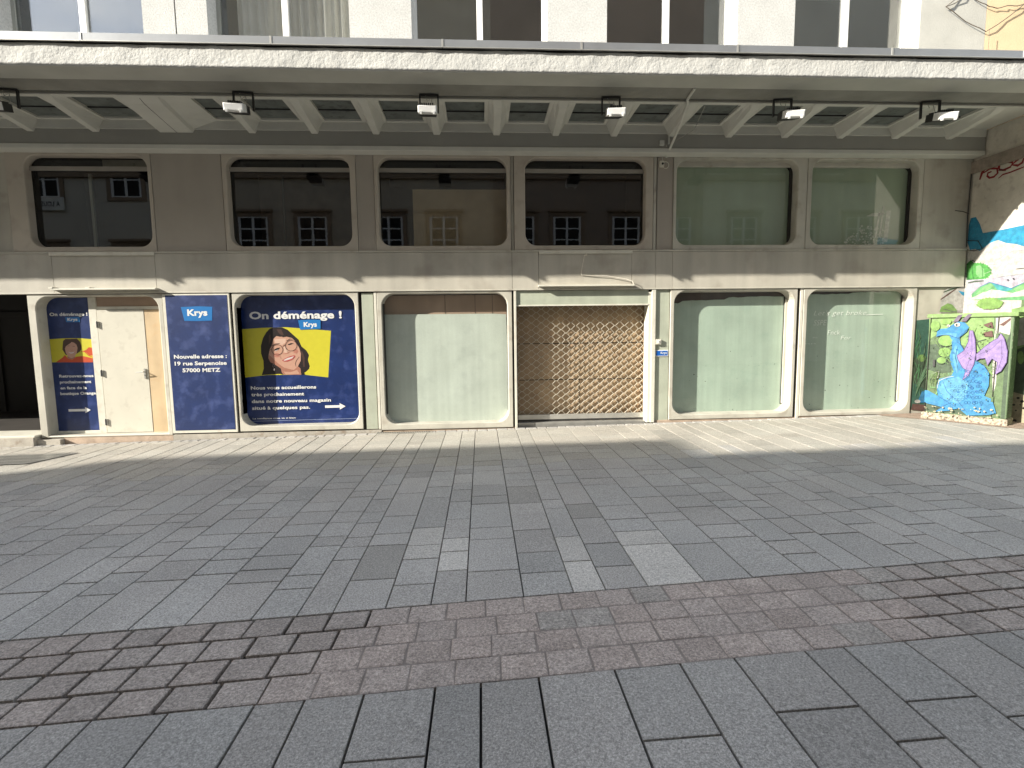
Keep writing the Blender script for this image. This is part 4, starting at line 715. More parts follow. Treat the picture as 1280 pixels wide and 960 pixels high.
  ('p','dark',[(-0.818,2.399),(-0.813,2.392),(-0.801,2.391),(-0.79,2.397),(-0.79,2.406),(-0.799,2.411),(-0.812,2.408)],0),
  ('p','dark',[(-0.91,2.408),(-0.904,2.4),(-0.891,2.399),(-0.879,2.407),(-0.878,2.416),(-0.889,2.421),(-0.903,2.418)],0),
  ('p','dark',[(-1.185,0.393),(-1.181,0.384),(-1.169,0.381),(-1.159,0.385),(-1.159,0.394),(-1.168,0.401),(-1.179,0.4)],0),
 ],
 'tag': [
  ('s','redp',[(-0.144,4.166),(-0.176,4.269),(-0.249,4.359),(-0.351,4.402),(-0.43,4.377),(-0.475,4.303),(-0.467,4.246)],0.05),
  ('s','redp',[(-0.204,4.261),(-0.32,4.301),(-0.44,4.266),(-0.459,4.188),(-0.398,4.144),(-0.32,4.148),(-0.277,4.191),(-0.286,4.238),(-0.351,4.243)],0.035),
  ('s','redp',[(-0.468,4.233),(-0.558,4.207),(-0.668,4.222),(-0.699,4.283),(-0.585,4.329),(-0.486,4.324),(-0.48,4.236),(-0.597,4.189)],0.035),
  ('s','redp',[(-0.652,4.402),(-0.747,4.413),(-0.809,4.387),(-0.78,4.304),(-0.689,4.25),(-0.788,4.209),(-0.856,4.234),(-0.874,4.297)],0.04),
  ('s','redp',[(-0.479,4.097),(-0.552,4.137),(-0.675,4.137),(-0.793,4.149),(-0.898,4.158)],0.025),
 ],
}
def gz(x, y=0): return -0.012+0.0134*x

# ------------------------------------------------------------------ ground, paving, sett band
earth = mat('joint_bed', (.018,.017,.016), .95, .2, 8, .5, 80)
granite = mat('granite_slab', (.325,.312,.290), .66, .10, 1.1, .30, 230, fine=.40, fscale=90, spec=.35, attr=True, bdist=.003, spots=2.6)
granite_r = mat('pink_granite_sett', (.305,.268,.240), .75, .12, 6, .8, 60, fine=.45, fscale=70, spots=3.1, spec=.3, attr=True, bdist=.006)
mortar = mat('dusty_joint_fill', (.20,.172,.152), .95, .2, 12, .5, 120, fine=.25)
g = MB()
for i in range(-10, 10):
    x0, x1 = i*6.0, i*6.0+6.0
    g.face([(x0,-60,gz(x0)-.032),(x1,-60,gz(x1)-.032),(x1,60,gz(x1)-.032),(x0,60,gz(x0)-.032)], earth)
tag(g.build('ground'), kind='structure')

def band_up(x): return -5.842+0.0585*x
def band_lo(x): return -6.617+0.0520*x
class Slabs:
    def __init__(s, m): s.mb = MB(); s.t = []; s.m = m
    def slab(s, poly, tone, gap=.0035, bev=.004, dz=0, thick=.033):
        """poly: convex list of (x,y) counter-clockwise; joint gap taken off each edge"""
        def inset(P, d):
            n = len(P); out = []
            for i in range(n):
                a, b, c = Vector(P[i-1]), Vector(P[i]), Vector(P[(i+1)%n])
                e1 = (b-a).normalized(); e2 = (c-b).normalized()
                n1 = Vector((-e1.y, e1.x)); n2 = Vector((-e2.y, e2.x))
                den = 1+n1.dot(n2)
                out.append(b+(n1+n2)*(d/max(den,.2)))
            return out
        A = inset(poly, gap); B = inset(poly, gap+bev)
        tx, ty = random.uniform(-.0018,.0018), random.uniform(-.0018,.0018)
        cx = sum(p[0] for p in poly)/len(poly); cy = sum(p[1] for p in poly)/len(poly)
        z = lambda p, e: gz(p[0])+dz+e+tx*(p[0]-cx)+ty*(p[1]-cy)
        top = [(p.x,p.y,z(p,0)) for p in B]; mid = [(p.x,p.y,z(p,-bev*.6)) for p in A]; bot = [(p.x,p.y,z(p,-thick)) for p in A]
        k = len(s.mb.f)
        s.mb.face(top, s.m); s.mb.loops([bot, mid, top], s.m)
        s.t += [tone]*(len(s.mb.f)-k)
    def build(s, name):
        o = s.mb.build(name); me = o.data
        ca = me.color_attributes.new('tone', 'FLOAT_COLOR', 'CORNER')
        for p, t in zip(me.polygons, s.t):
            for li in p.loop_indices: ca.data[li].color = (*t, 1)
        return o
def tone(v=.13, base=1.0):
    q = base*random.choice([1, 1, 1, 1, .95, 1.04, .90])*(1+random.uniform(-v, v)*.4); h = random.uniform(-.012, .015)
    return (q*(1+h), q, q*(1-h*.5))
def clip(poly, f):
    out = []
    for i in range(len(poly)):
        a, b = poly[i-1], poly[i]; fa, fb = f(a), f(b)
        if (fa >= 0) != (fb >= 0):
            t = fa/(fa-fb); out.append((a[0]+(b[0]-a[0])*t, a[1]+(b[1]-a[1])*t))
        if fb >= 0: out.append(b)
    return out
lanes = [-2.732,-2.467,-2.104,-1.79,-1.415,-1.151,-.937,-.622,-.345,-.127,.241,.565,.778,1.063,1.452,1.792,2.175,2.448,2.68,3.015,3.29,3.494]
wid = [.37,.27,.31,.24,.34,.22,.29,.36,.25,.32]
x = lanes[0]; i = 0; left = []
while x > -15: x -= wid[(i*7+3)%10]; i += 1; left.append(x)
x = lanes[-1]; i = 0; right = []
while x < 14: x += wid[(i*3+1)%10]; i += 1; right.append(x)
lanes = left[::-1]+lanes+right
known = {-.937:[-5.485,-4.899,-4.661,-4.234,-3.553,-2.953], -.622:[-5.589,-5.189,-4.934,-4.556,-3.735,-3.359,-3.098,-2.725],
 -.345:[-5.407,-5.084,-4.823,-4.387,-3.894,-3.508,-3.257], -.127:[-5.445,-4.878,-4.623,-3.995,-3.75,-3.369,-2.775],
 .241:[-5.509,-5.17,-4.718,-4.03,-3.475,-3.215,-2.932], .565:[-5.358,-4.9,-4.219,-3.955,-3.277],
 .778:[-5.469,-5.065,-4.504,-4.125,-3.422,-3.122], 1.063:[-5.128,-4.852,-4.572,-4.213,-3.526]}
bright = {(-.345,-5.407):1.38, (-.345,-5.084):1.3, (1.063,-9):1.45, (.565,-9):1.35, (.565,-5.358):1.2, (-.622,-5.189):1.18, (-.622,-4.934):1.2, (1.063,-5.128):1.25, (.778,-4.504):.8, (.241,-4.03):.82, (-.937,-5.485):.8}
sl_ = Slabs(granite)
for a, b in zip(lanes[:-1], lanes[1:]):
    js = list(known.get(a, [])); y = js[-1] if js else -5.55+random.uniform(0, .5)+.0585*a
    if not js: js.append(y)
    while y < -.28:
        y += random.choice([.2,.24,.28,.33,.38,.45,.5]) if abs(a) < 2.5 else random.choice([.22,.28,.33,.42,.5,.6,.75]); js.append(min(y, -.20) if y > -.4 else y)
    js = [j for j in js if j <= -.199]
    if js[-1] < -.21: js.append(-.20)
    ys = [-7.2]+js
    for y0, y1 in zip(ys[:-1], ys[1:]):
        if y1-y0 < .05: continue
        sk = .004
        cj = .0022
        p = [(a,y0+cj),(b,y0+sk+cj),(b,y1+sk-cj),(a,y1-cj)]
        p = clip(p, lambda q: q[1]-band_up(q[0]))
        if len(p) < 3 or max(q[1] for q in p)-min(q[1] for q in p) < .03: continue
        key = (a, y0 if y0 > -7.1 else -9); bb = bright.get(key, 1.0)
        t = tone(.12, bb) if bb == 1 else (bb, bb*.99, bb*.97)
        if y0 > -2.6: t = (t[0]*1.05, t[1]*1.03, t[2]*.97)  # sunlit strip: sunlight and dust put into the slab tone, lighter and warmer
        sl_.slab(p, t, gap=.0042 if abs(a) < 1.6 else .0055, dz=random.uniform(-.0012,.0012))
# row of square setts along the foot of the facade
x = -14.0
while x < 8.2:
    L = random.uniform(.13, .2)
    sl_.slab([(x,-.195),(x+L,-.195),(x+L,-.055),(x,-.055)], tone(.2, 1.05), gap=.006, bev=.01, dz=random.uniform(-.004,.003)); x += L
# foreground slabs
fl = [-3.3,-2.95,-2.62,-2.25,-1.995,-1.775,-1.452,-1.077,-.853,-.583,-.25,-.032,.25,.631,.97,1.257,1.642,1.859,2.205,2.596,2.828,3.2,3.5,3.85]
x = fl[0]; i = 0; L_ = []
while x > -9: x -= wid[(i*7+3)%10]+.05; i += 1; L_.append(x)
x = fl[-1]; R_ = []
while x < 9: x += wid[(i*3)%10]+.05; i += 1; R_.append(x)
fl = L_[::-1]+fl+R_
fk = {-.583:[-7.046,-7.55], -.032:[-7.6], -.25:[-7.5], .25:[-7.45], .631:[-7.043,-7.5], .97:[-7.35], 1.257:[-6.938,-7.5], 1.642:[-7.139,-7.5], 1.859:[-6.928,-7.6], -.853:[-7.32]}
for a, b in zip(fl[:-1], fl[1:]):
    js = list(fk.get(a, [-6.9-random.uniform(0,.6)])); y = js[-1]
    while y > -13: y -= random.choice([.4,.5,.6,.7]); js.append(y)
    ys = [-6.0]+js
    for y1, y0 in zip(ys[:-1], ys[1:]):
        p = clip([(a,y0),(b,y0+.004),(b,y1+.004),(a,y1)], lambda q: band_lo(q[0])-q[1])
        if len(p) < 3: continue
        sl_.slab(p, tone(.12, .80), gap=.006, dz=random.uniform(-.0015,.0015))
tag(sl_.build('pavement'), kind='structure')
# band of pinkish setts, four courses
st = Slabs(granite_r)
for r in range(4):
    x = -9.0+r*.11
    while x < 12:
        L = random.uniform(.215, .245)
        f0, f1 = r/4, (r+1)/4
        yy = lambda X, f: band_up(X)+(band_lo(X)-band_up(X))*f
        a, b = x, x+L
        j = random.uniform(-.005,.005)
        p = [(a+j,yy(a,f1)),(b+j,yy(b,f1)),(b,yy(b,f0)),(a,yy(a,f0))]
        cxm = (a+b)/2; f_ = (r+.5)/4; dist = max(-.38-.62*f_-cxm, cxm-2.45+.3*f_, 0)
        wear = max(0, 1-dist/.35); lo = wear > .5
        g_ = (.0045+.0055*(1-wear))*random.uniform(.85, 1.15)
        bs = .93+.10*wear
        t = tone(.12, bs); t = (t[0]*(1.03 if lo else 1.0), t[1], t[2]*(.99 if lo else 1.0))
        if random.random() < .06: t = (t[1]*.94, t[1]*.98, t[1]*.98)
        st.slab(p, t, gap=g_*random.uniform(.7,1.25), bev=.007, dz=random.uniform(-.003,.002), thick=.034); x += L
tag(st.build('sett_band'), kind='structure')
fm = MB()   # dusty filler in the joints of the worn middle stretch
def strip(x0, x1, y0f, y1f, dz, m, n=24):
    for i in range(n):
        a = x0+(x1-x0)*i/n; b = x0+(x1-x0)*(i+1)/n
        fm.face([(a,y0f(a),gz(a)+dz),(b,y0f(b),gz(b)+dz),(b,y1f(b),gz(b)+dz),(a,y1f(a),gz(a)+dz)], m)
def fill_l(f): return -.38-.62*f
def fill_r(f): return 2.45-.30*f
for ff in range(8):
    f0, f1 = ff/8, (ff+1)/8
    for q in range(40):
        def at(f, u):
            xl, xr = fill_l(f)-.22, fill_r(f)+.5; X = xl+(xr-xl)*u
            d = max((fill_l(f)-X)/.22, (X-fill_r(f))/.5, 0)
            return (X, band_up(X)+(band_lo(X)-band_up(X))*f, gz(X)-.0055-.025*min(1, d)-.0012*math.sin(X*37+f*9))
        fm.face([at(f1,q/40), at(f1,(q+1)/40), at(f0,(q+1)/40), at(f0,q/40)], mortar)
tag(fm.build('joint_filling'), kind='structure')
gm_ = MB(); brg = mat('brown_gravel_strip', (.26,.19,.145), .95, .25, 12, .9, 60, fine=.4, fscale=55, grime=(.36,.31,.25))
gm_.face([(7.1,-.20,gz(7.1)+.004),(7.45,-.62,gz(7.45)+.004),(8.1,-1.62,gz(8.1)+.004),(8.64,-1.72,gz(8.64)+.004),(8.64,-.05,gz(8.64)+.004),(7.1,-.05,gz(7.1)+.004)], brg)
tag(gm_.build('gravel_strip'), kind='structure')

# ------------------------------------------------------------------ the shop building
B = empty('shop_building', (0, 0.3, 0), 'long cream shop building with rounded window surrounds and a concrete canopy', 'building')
def rrect(x0, x1, z0, z1, r, rb=None, n=7):
    rb = r if rb is None else rb; P = []
    for (cx, cz, a0, q) in ((x1-rb, z0+rb, -90, rb), (x1-r, z1-r, 0, r), (x0+r, z1-r, 90, r), (x0+rb, z0+rb, 180, rb)):
        for k in range(n+1):
            a = math.radians(a0+90*k/n); P.append((cx+q*math.cos(a), cz+q*math.sin(a), math.cos(a), math.sin(a)))
    return P
def surround(X0, X1, Z0, Z1, x0, x1, z0, z1, r=.2, rb=None, depth=.19, name='window_surround', m=None, front=-.02, inner=None):
    m = m or frame_m; P = rrect(x0, x1, z0, z1, r, rb); out = []
    for (px, pz, dx, dz) in P:
        t = 1e9
        if dx > 1e-6: t = min(t, (X1-px)/dx)
        if dx < -1e-6: t = min(t, (X0-px)/dx)
        if dz > 1e-6: t = min(t, (Z1-pz)/dz)
        if dz < -1e-6: t = min(t, (Z0-pz)/dz)
        out.append((px+dx*t, pz+dz*t))
    # put a loop vertex exactly on each outer corner
    n = 8
    for c, (cx, cz) in enumerate(((X1,Z0),(X1,Z1),(X0,Z1),(X0,Z0))):
        k = min(range(c*n, c*n+n), key=lambda i: (out[i][0]-cx)**2+(out[i][1]-cz)**2); out[k] = (cx, cz)
    mb = MB(); b = .014
    def off(d, y): return [(px+dx*d, y, pz+dz*d) for (px,pz,dx,dz) in P]
    mb.loops([[(ox, .05, oz) for ox,oz in out], [(ox, front+.006, oz) for ox,oz in out],
              [(X0+.006 if ox<=X0+1e-6 else X1-.006 if ox>=X1-1e-6 else ox, front, Z0+.006 if oz<=Z0+1e-6 else Z1-.006 if oz>=Z1-1e-6 else oz) for ox,oz in out],
              off(b, front), off(b*.3, front+.006), off(0, front+.02), off(-.012 if inner else 0, depth)], m)
    return mb.build(name, B)
def poly_sheet(mb, pts, y, m):
    mb.face([(px, y, pz) for px, pz in pts], m)

# upper-storey walls (behind and above the canopy)
openU = [(-7.36+3.168*k, -7.36+3.168*k+2.19) for k in range(-2, 5)]
wl = MB(); xe = -16.0
for a, b in openU:
    if a > xe:
        if abs(a+4.192) < .05:
            wl.box(xe, -4.685, 0, .5, 5.2, 9.2, dash); wl.box(-4.665, a, 0, .5, 5.2, 9.2, dash); wl.box(-4.69, -4.66, .02, .4, 5.2, 9.2, shadowg)
        else: wl.box(xe, a, 0, .5, 5.2, 9.2, dash if a < 5.3 else dash)
    wl.box(a, b, 0, .5, 5.2, 5.62, dash); wl.box(a, b, 0, .5, 7.92, 9.2, dash)
    xe = b
wl.box(xe, 8.672, 0, .5, 5.2, 9.2, smoothw)
wl.build('upper_wall', B)
core = MB(); core.box(-16, 8.6, 3.2, 3.4, -.3, 9.2, room_m); core.box(-16, 8.6, .5, 3.2, 9.0, 9.2, smoothw); core.box(-16, 8.6, .24, 3.2, 2.6, 2.8, room_m)
core.box(-16, 8.6, .24, 3.2, 4.62, 5.2, room_m); core.box(8.5, 8.6, .24, 3.2, -.2, 9.0, room_m); core.box(-16.1, -16, .24, 3.2, -.2, 9.0, room_m)
core.box(-16, 8.6, .6, 3.2, -.3, -.2, room_m)
core.box(-7.4, -7.33, .26, 3.2, -.3, 2.6, room_m)
core.build('interior', B)
curt = mat('net_curtain', (.72,.70,.66), .9, .05, 4, streak=.25)
for k, (a, b) in enumerate(openU):
    e = .35; mb = MB(); t = .055; c = (a+b)/2
    mb.box(a, a+t, e-.03, e+.04, 5.62, 7.92, greyfr if k in (2,3) else white); mb.box(b-t, b, e-.03, e+.04, 5.62, 7.92, white)
    mb.box(a+t, b-t, e-.03, e+.04, 7.86, 7.92, white); mb.box(a+t, b-t, e-.03, e+.04, 5.62, 5.68, white)
    mb.box(c-.05, c+.05, e-.05, e+.04, 5.68, 7.86, white, .006)
    f = mb.build('window', B)
    gl = MB(); gl.box(a+t, c-.05, e, e+.012, 5.68, 7.86, glass_up); gl.box(c+.05, b-t, e, e+.012, 5.68, 7.86, glass_up); gl.build('glass_pane', f)
    jm = MB(); jm.box(a+.001, b-.001, .06, e-.03, 5.60, 5.625, white); jm.build('window_sill', f)
    if k == 3:
        cu = MB(); n = 70; P = []
        for q in range(n+1):
            u = q/n; X = a+.25+u*(b-a-.3); P.append((X, .50+.045*math.sin(q*1.25)+.03*math.sin(q*.53+1)))
        for q in range(n): cu.face([(P[q][0],P[q][1],5.6),(P[q+1][0],P[q+1][1],5.6),(P[q+1][0],P[q+1][1],7.9),(P[q][0],P[q][1],7.9)], curt)
        cu.build('curtain', f, smooth=True)

# canopy
cp = MB(); XL, XR = -16.0, 8.64
sk_c = [-5.876-.956*k for k in range(10, -1, -1)]+[-4.48]+[(.30+.956*k) for k in range(-4, 9)]
sk_open = []
for i in range(len(sk_c)-1):
    a, b = sk_c[i]+.19, sk_c[i+1]-.19
    if sk_c[i] == -4.48: a = -4.02
    if sk_c[i+1] == -4.48: b = -5.06
    if a > 8: continue
    sk_open.append((a, b))
def soffit(xa, xb, ya, yb, m, z=4.97): cp.face([(xa,ya,z),(xb,ya,z),(xb,yb,z),(xa,yb,z)], m)
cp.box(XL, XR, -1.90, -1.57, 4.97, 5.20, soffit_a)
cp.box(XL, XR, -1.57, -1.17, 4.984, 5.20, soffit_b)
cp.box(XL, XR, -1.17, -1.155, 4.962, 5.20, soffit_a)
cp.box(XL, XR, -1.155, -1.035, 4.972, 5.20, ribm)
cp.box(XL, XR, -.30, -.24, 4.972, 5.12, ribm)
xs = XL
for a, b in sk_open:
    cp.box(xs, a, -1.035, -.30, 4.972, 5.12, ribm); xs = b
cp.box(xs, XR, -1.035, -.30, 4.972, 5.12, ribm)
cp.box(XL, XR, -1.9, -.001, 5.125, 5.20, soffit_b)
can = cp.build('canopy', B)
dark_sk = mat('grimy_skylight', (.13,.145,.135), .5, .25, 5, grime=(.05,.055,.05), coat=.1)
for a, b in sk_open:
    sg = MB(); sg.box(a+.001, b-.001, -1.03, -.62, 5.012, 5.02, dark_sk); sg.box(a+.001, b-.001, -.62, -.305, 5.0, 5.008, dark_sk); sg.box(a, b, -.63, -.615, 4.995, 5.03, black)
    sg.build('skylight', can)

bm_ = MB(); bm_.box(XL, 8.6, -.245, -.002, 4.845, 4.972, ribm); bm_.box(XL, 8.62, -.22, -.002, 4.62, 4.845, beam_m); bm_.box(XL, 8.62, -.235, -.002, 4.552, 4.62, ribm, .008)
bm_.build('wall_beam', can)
for k, c in enumerate(sk_c):
    if c > 8.2: continue
    if -5.2 < c < -3.9:
        hb = [(-4.99, -4.04, -4.93, -4.40)]
    else: hb = [(c-.135, c+.145, c-.06, c+.07)]
    for (ta, tb, ba, bb) in hb:
        big = tb-ta > .5; ra = .03
        def sec(y, zb, grow):
            q = min(zb+.045, 4.966)
            d = grow
            return [(ta,y,4.973),(ba-.05*d,y,q),(ba-.02*d+.02,y,zb),(bb+.02*d-.02,y,zb),(bb+.05*d,y,q),(tb,y,4.973)]
        r_ = MB()
        secs = [sec(-1.15,4.955,.6), sec(-1.0,4.905,.5), sec(-.6,4.85,.3), sec(-.215,4.80,.1)]
        r_.loops(secs, ribm, closed=True)
        r_.f.append(tuple(range(len(r_.v)-6, len(r_.v)))); r_.m.append(0); r_.f.append(tuple(range(6))); r_.m.append(0)
        if big:
            zs = [(-1.14,4.9525),(-1.0,4.9025),(-.6,4.8475),(-.22,4.7975)]
            for (ya, za), (yb_, zb_) in zip(zs[:-1], zs[1:]): r_.face([(-4.664,ya,za),(-4.656,ya,za),(-4.656,yb_,zb_),(-4.664,yb_,zb_)], shadowg)
        r_.build('rib', can)
# rough rendered fascia
fb = bmesh.new(); nx, nz_ = 1000, 9; XF = 9.6
import mathutils.noise as mn
rows = []
for j in range(nz_+1):
    row = []
    for i in range(nx+1):
        X = XL+(XF-XL)*i/nx; z = 4.968+.248*j/nz_
        h = mn.fractal(Vector((X*5, z*5, .3)), 1, 2, 4)*.005+mn.noise(Vector((X*24, z*24, 2)))*.003
        if j == 0: z += mn.noise(Vector((X*9, 0, 5)))*.005+mn.noise(Vector((X*1.2, 0, 8)))*.006
        if j == nz_: z += mn.noise(Vector((X*1.4, 3, 5)))*.012
        row.append(fb.verts.new((X, -1.945+h*1.3, z)))
    rows.append(row)
top = [fb.verts.new((v.co.x, -1.88, v.co.z)) for v in rows[-1]]; bot = [fb.verts.new((v.co.x, -1.88, 4.972)) for v in rows[0]]
rows = [bot]+rows+[top]
for j in range(len(rows)-1):
    for i in range(nx): fb.faces.new((rows[j][i], rows[j][i+1], rows[j+1][i+1], rows[j+1][i]))
fa = MB(); fa.bm(fb, render_w); fb.free(); fa.build('fascia', can, smooth=True)
fl_ = MB(); xs = [-16,-12.5,-9.35,-5.9-.0,-4.62+.0-.0,-2.94,-.98,.98+.0,3.10,4.36,6.35,7.7,9.6]
xs = [-16,-13.2,-10.4,-7.6,-4.78,-2.53,-.42,1.35,3.4,5.5,7.35,9.6]
for a, b in zip(xs[:-1], xs[1:]):
    fl_.box(a+.004, b-.004, -1.975, -1.955, 5.237, 5.322, zinc); fl_.box(a+.004, b-.004, -1.975, -.01, 5.322, 5.330, zinc)
    fl_.box(b-.012, b+.012, -1.981, -1.953, 5.238, 5.331, galv)
    fl_.box(a+.004, b-.004, -1.985, -1.955, 5.230, 5.239, galv)
fl_.box(-16, 9.6, -1.90, -1.86, 5.20, 5.322, shadowg)
fl_.build('zinc_flashing', can)
cd_ = MB(); cd_.tube([(-16,-1.185,4.955),(8.4,-1.185,4.955)], .012, beam_m); cd_.build('conduit', can)
br = MB(); br.tube([(3.16,-.03,4.545),(3.13,-.5,4.70),(3.06,-1.19,4.94)], .020, ribm, 8); br.tube([(3.06,-1.19,4.93),(3.03,-1.24,4.96),(3.0,-1.58,4.965)], .02, ribm, 8)
br.box(3.0, 3.1, -.02, -.001, 4.62, 4.70, ribm); br.build('canopy_brace', can)

# spandrel and sills
sp = MB()
cuts = [-16,-12.2,-9.4,-6.855,-5.26,.541,.99,2.591,3.005,3.30,8.60]
for a, b in zip(cuts[:-1], cuts[1:]):
    sp.box(a+.003, b-.003, -.035, .2, 2.375, 2.985, paint_s)
sp.box(-16, 8.6, .0, .24, 2.36, 3.02, shadowg)
sp.build('spandrel', B)
sl2 = MB(); sl2.box(-16, 8.61, -.045, .0, 2.990, 3.018, frame_m, .004); sl2.box(-16, 8.60, -.040, .02, 2.352, 2.375, frame_m, .004); sl2.build('ledge_trim', B)
for a, b in ((-6.87,-5.25),(1.0,2.595)):
    s_ = MB(); s_.box(a, b, -.062, -.046, 2.955, 3.012, lightp, .004); s_.box(a-.02 if a > 0 else a+.02, b+.02, -.13, -.036, 2.408, 2.432, lightp, .003)
    if a < 0: s_.box(a+.0, a+.06, -.135, -.03, 2.43, 2.455, lightp); s_.box(a+.55, a+.62, -.12, -.03, 2.432, 2.45, lightp)
    s_.build('sign_bracket_rail', B)

# upper row of shop windows: surrounds and panels
def upan(a, b, m=brownp, y=-.005):
    ub = MB(); ub.box(a+.004, b-.004, y, .2, 3.022, 4.60, m); ub.build('wall_panel', B)
upan(-16,-10.5,brownp); upan(-10.5,-7.43,paint); upan(-5.215,-4.125,brownp,-.012); upan(-2.0,-1.71,brownp,-.01); upan(.535,.585,frame_m,.012); upan(2.955,3.01,frame_m,-.012); upan(3.02,3.295,brownp,-.004); upan(7.745,8.64,paint,-.005)
ups = [(-7.425,-5.22,-7.15,-5.277),(-4.12,-2.003,-4.05,-2.097),(-1.707,.53,-1.645,.466),(.59,2.95,.775,2.817),(3.30,5.64,3.355,5.478),(5.648,7.735,5.73,7.652)]
for k, (X0,X1,x0,x1) in enumerate(ups):
    sur = surround(X0, X1, 3.022, 4.60, x0, x1, 3.10, 4.515, .19, depth=.19 if k > 3 else .125, m=frame_m if k > 3 else mat('brown_surround_paint', (.43,.385,.32), .55, .07, 1.5, .1, 50, grime=(.33,.28,.23)))
    if k < 4:
        tr = MB(); tr.box(x0-.02, x1+.02, .085, .122, 4.312, 4.378, mat('transom_paint', (.27,.25,.215), .6, .1, 3), .005); tr.build('transom', sur)
        pane = MB(); P = rrect(x0-.01, x1+.01, 3.09, 4.31, .19)
        pane.face([(p[0], .128, p[1]) for p in rrect(x0-.01, x1+.01, 3.09, 4.50, .19)], glass_lo); pane.build('glass_pane', sur)
        cav = MB(); cav.box(x0-.05, x1+.05, 1.3, 1.32, 2.9, 4.6, boardd if k in (1,) else room_m); cav.box(x0-.05, x0-.02, .2, 1.3, 3.0, 4.6, room_m); cav.box(x1+.02, x1+.05, .2, 1.3, 3.0, 4.6, room_m)
        cav.box(x0-.05, x1+.05, .2, 1.3, 3.0, 3.03, room_m)
        if k == 2: cav.box(-1.12, x1+.02, .26, .28, 3.02, 4.08, mat('pale_display_board', (.62,.50,.34), .8, .1, 3))
        if k == 0: cav.box(-6.35, -6.31, .22, .26, 3.05, 4.3, greyfr); cav.box(-6.1, x1+.02, .2+.01, .23, 4.385, 4.52, frame_m)
        if k == 1: cav.box(-3.28, -3.25, .22, .26, 3.05, 4.3, black)
        cav.build('dark_display_room', sur)
    else:
        pane = MB(); fros = mat('frosted_green_glass', (.265,.325,.235), .4, .05, 2, .02, 5, spec=.2, coat=.22, streak=.05)
        pane.face([(p[0], .188, p[1]) for p in rrect(x0-.01, x1-.03, 3.09, 4.46, .14)], fros)
        pn = pane.build('frosted_pane', sur)
        gp = MB(); gp.face([(p[0], .178, p[1]) for p in rrect(x0+.005, x1-.05, 3.11, 4.43, .14)], glass_clear); gp.build('glass_pane', sur)
        tr = MB(); tr.box(x0-.01, x1+.01, .12, .185, 4.44, 4.52, frame_m, .01); tr.box(x1-.045, x1+.01, .15, .189, 3.10, 4.45, shadowg); tr.build('pane_frame', sur)
        if k == 5:
            sc = MB(); flake = mat('pale_flake', (.52,.53,.46), .9, .25, 20)  # irregular pale flakes and slanted strips low on the right-hand frosted pane
            for q in range(120):
                u = random.random(); cx = 6.50+u*.72; top = 3.12+.06+.34*min(1, u*2.2)*(1-.35*u); cz = 3.11+random.random()**1.2*(top-3.11); r = random.uniform(.008,.026); a0 = random.random()*6
                sc.face([(cx+r*math.cos(a0+t*1.26)*random.uniform(.6,1.3), .1855-.0004*(q%7), cz+r*math.sin(a0+t*1.26)*random.uniform(.5,1.1)) for t in range(5)], flake)
            for (a, b, z0, z1, sk) in ((7.22,7.30,3.17,3.72,.03),(7.13,7.16,3.25,3.80,.05),(7.06,7.09,3.25,3.70,.05),(6.88,7.12,3.62,3.68,.12)):
                sc.face([(a,.183,z0),(b,.183,z0),(b+sk,.183,z1),(a+sk,.183,z1)], flake)
            tag(sc.build('pale_flakes', pn), kind='stuff')
pl = MB()   # stone plinth under the frames
for (a, b, z, y0, m) in ((-16,-7.32,.03,-.16,stone),(-7.32,-6.95,-.02,-.10,stone),(-6.95,-5.2,.02,-.01,pinkst),(-5.2,-1.74,.012,.02,shadowg),(-1.74,.60,.0,.0,pinkst),(.60,2.95,.05,.10,galv),(3.03,5.66,.065,-.005,pinkst),(5.66,8.64,.075,-.005,pinkst)):
    pl.box(a, b, y0, .3, -.35, z, m, .006)
pl.box(-16, -7.31, -.14, .4, .03, .062, lightp, .006); pl.box(-5.2, -1.74, -.012, .02, -.3, .006, stone)
pl.build('plinth', B)
fl3 = MB(); fl3.box(-16, 8.6, .3, 3.2, -.3, .06, mat('shop_floor', (.05,.045,.04), .5, .2, 3)); fl3.build('floor', B)

pg = MB(); dimm = mat('dim_passage_wall', (.018,.016,.014), .8, .2, 2)
pg.box(-16,-7.42,2.9,2.95,.06,2.6,dimm); pg.box(-10.4,-10.3,2.85,2.9,.06,2.2,dimm); pg.box(-9.2,-9.1,2.85,2.9,.06,2.2,dimm); pg.box(-10.3,-9.2,2.85,2.9,2.1,2.2,dimm)
pg.build('passage_back_wall', B)
# ---- ground row
bk = MB(); bk.box(-7.3, 8.6, .215, .24, 2.30, 2.40, shadowg)
for a, b in ((-5.24,-4.05),(-2.11,-1.65),(.45,.62),(2.93,3.36),(5.50,5.745),(7.70,8.6)): bk.box(a, b, .03, .20, -.2, 2.352, shadowg)
bk.build('backing', B)
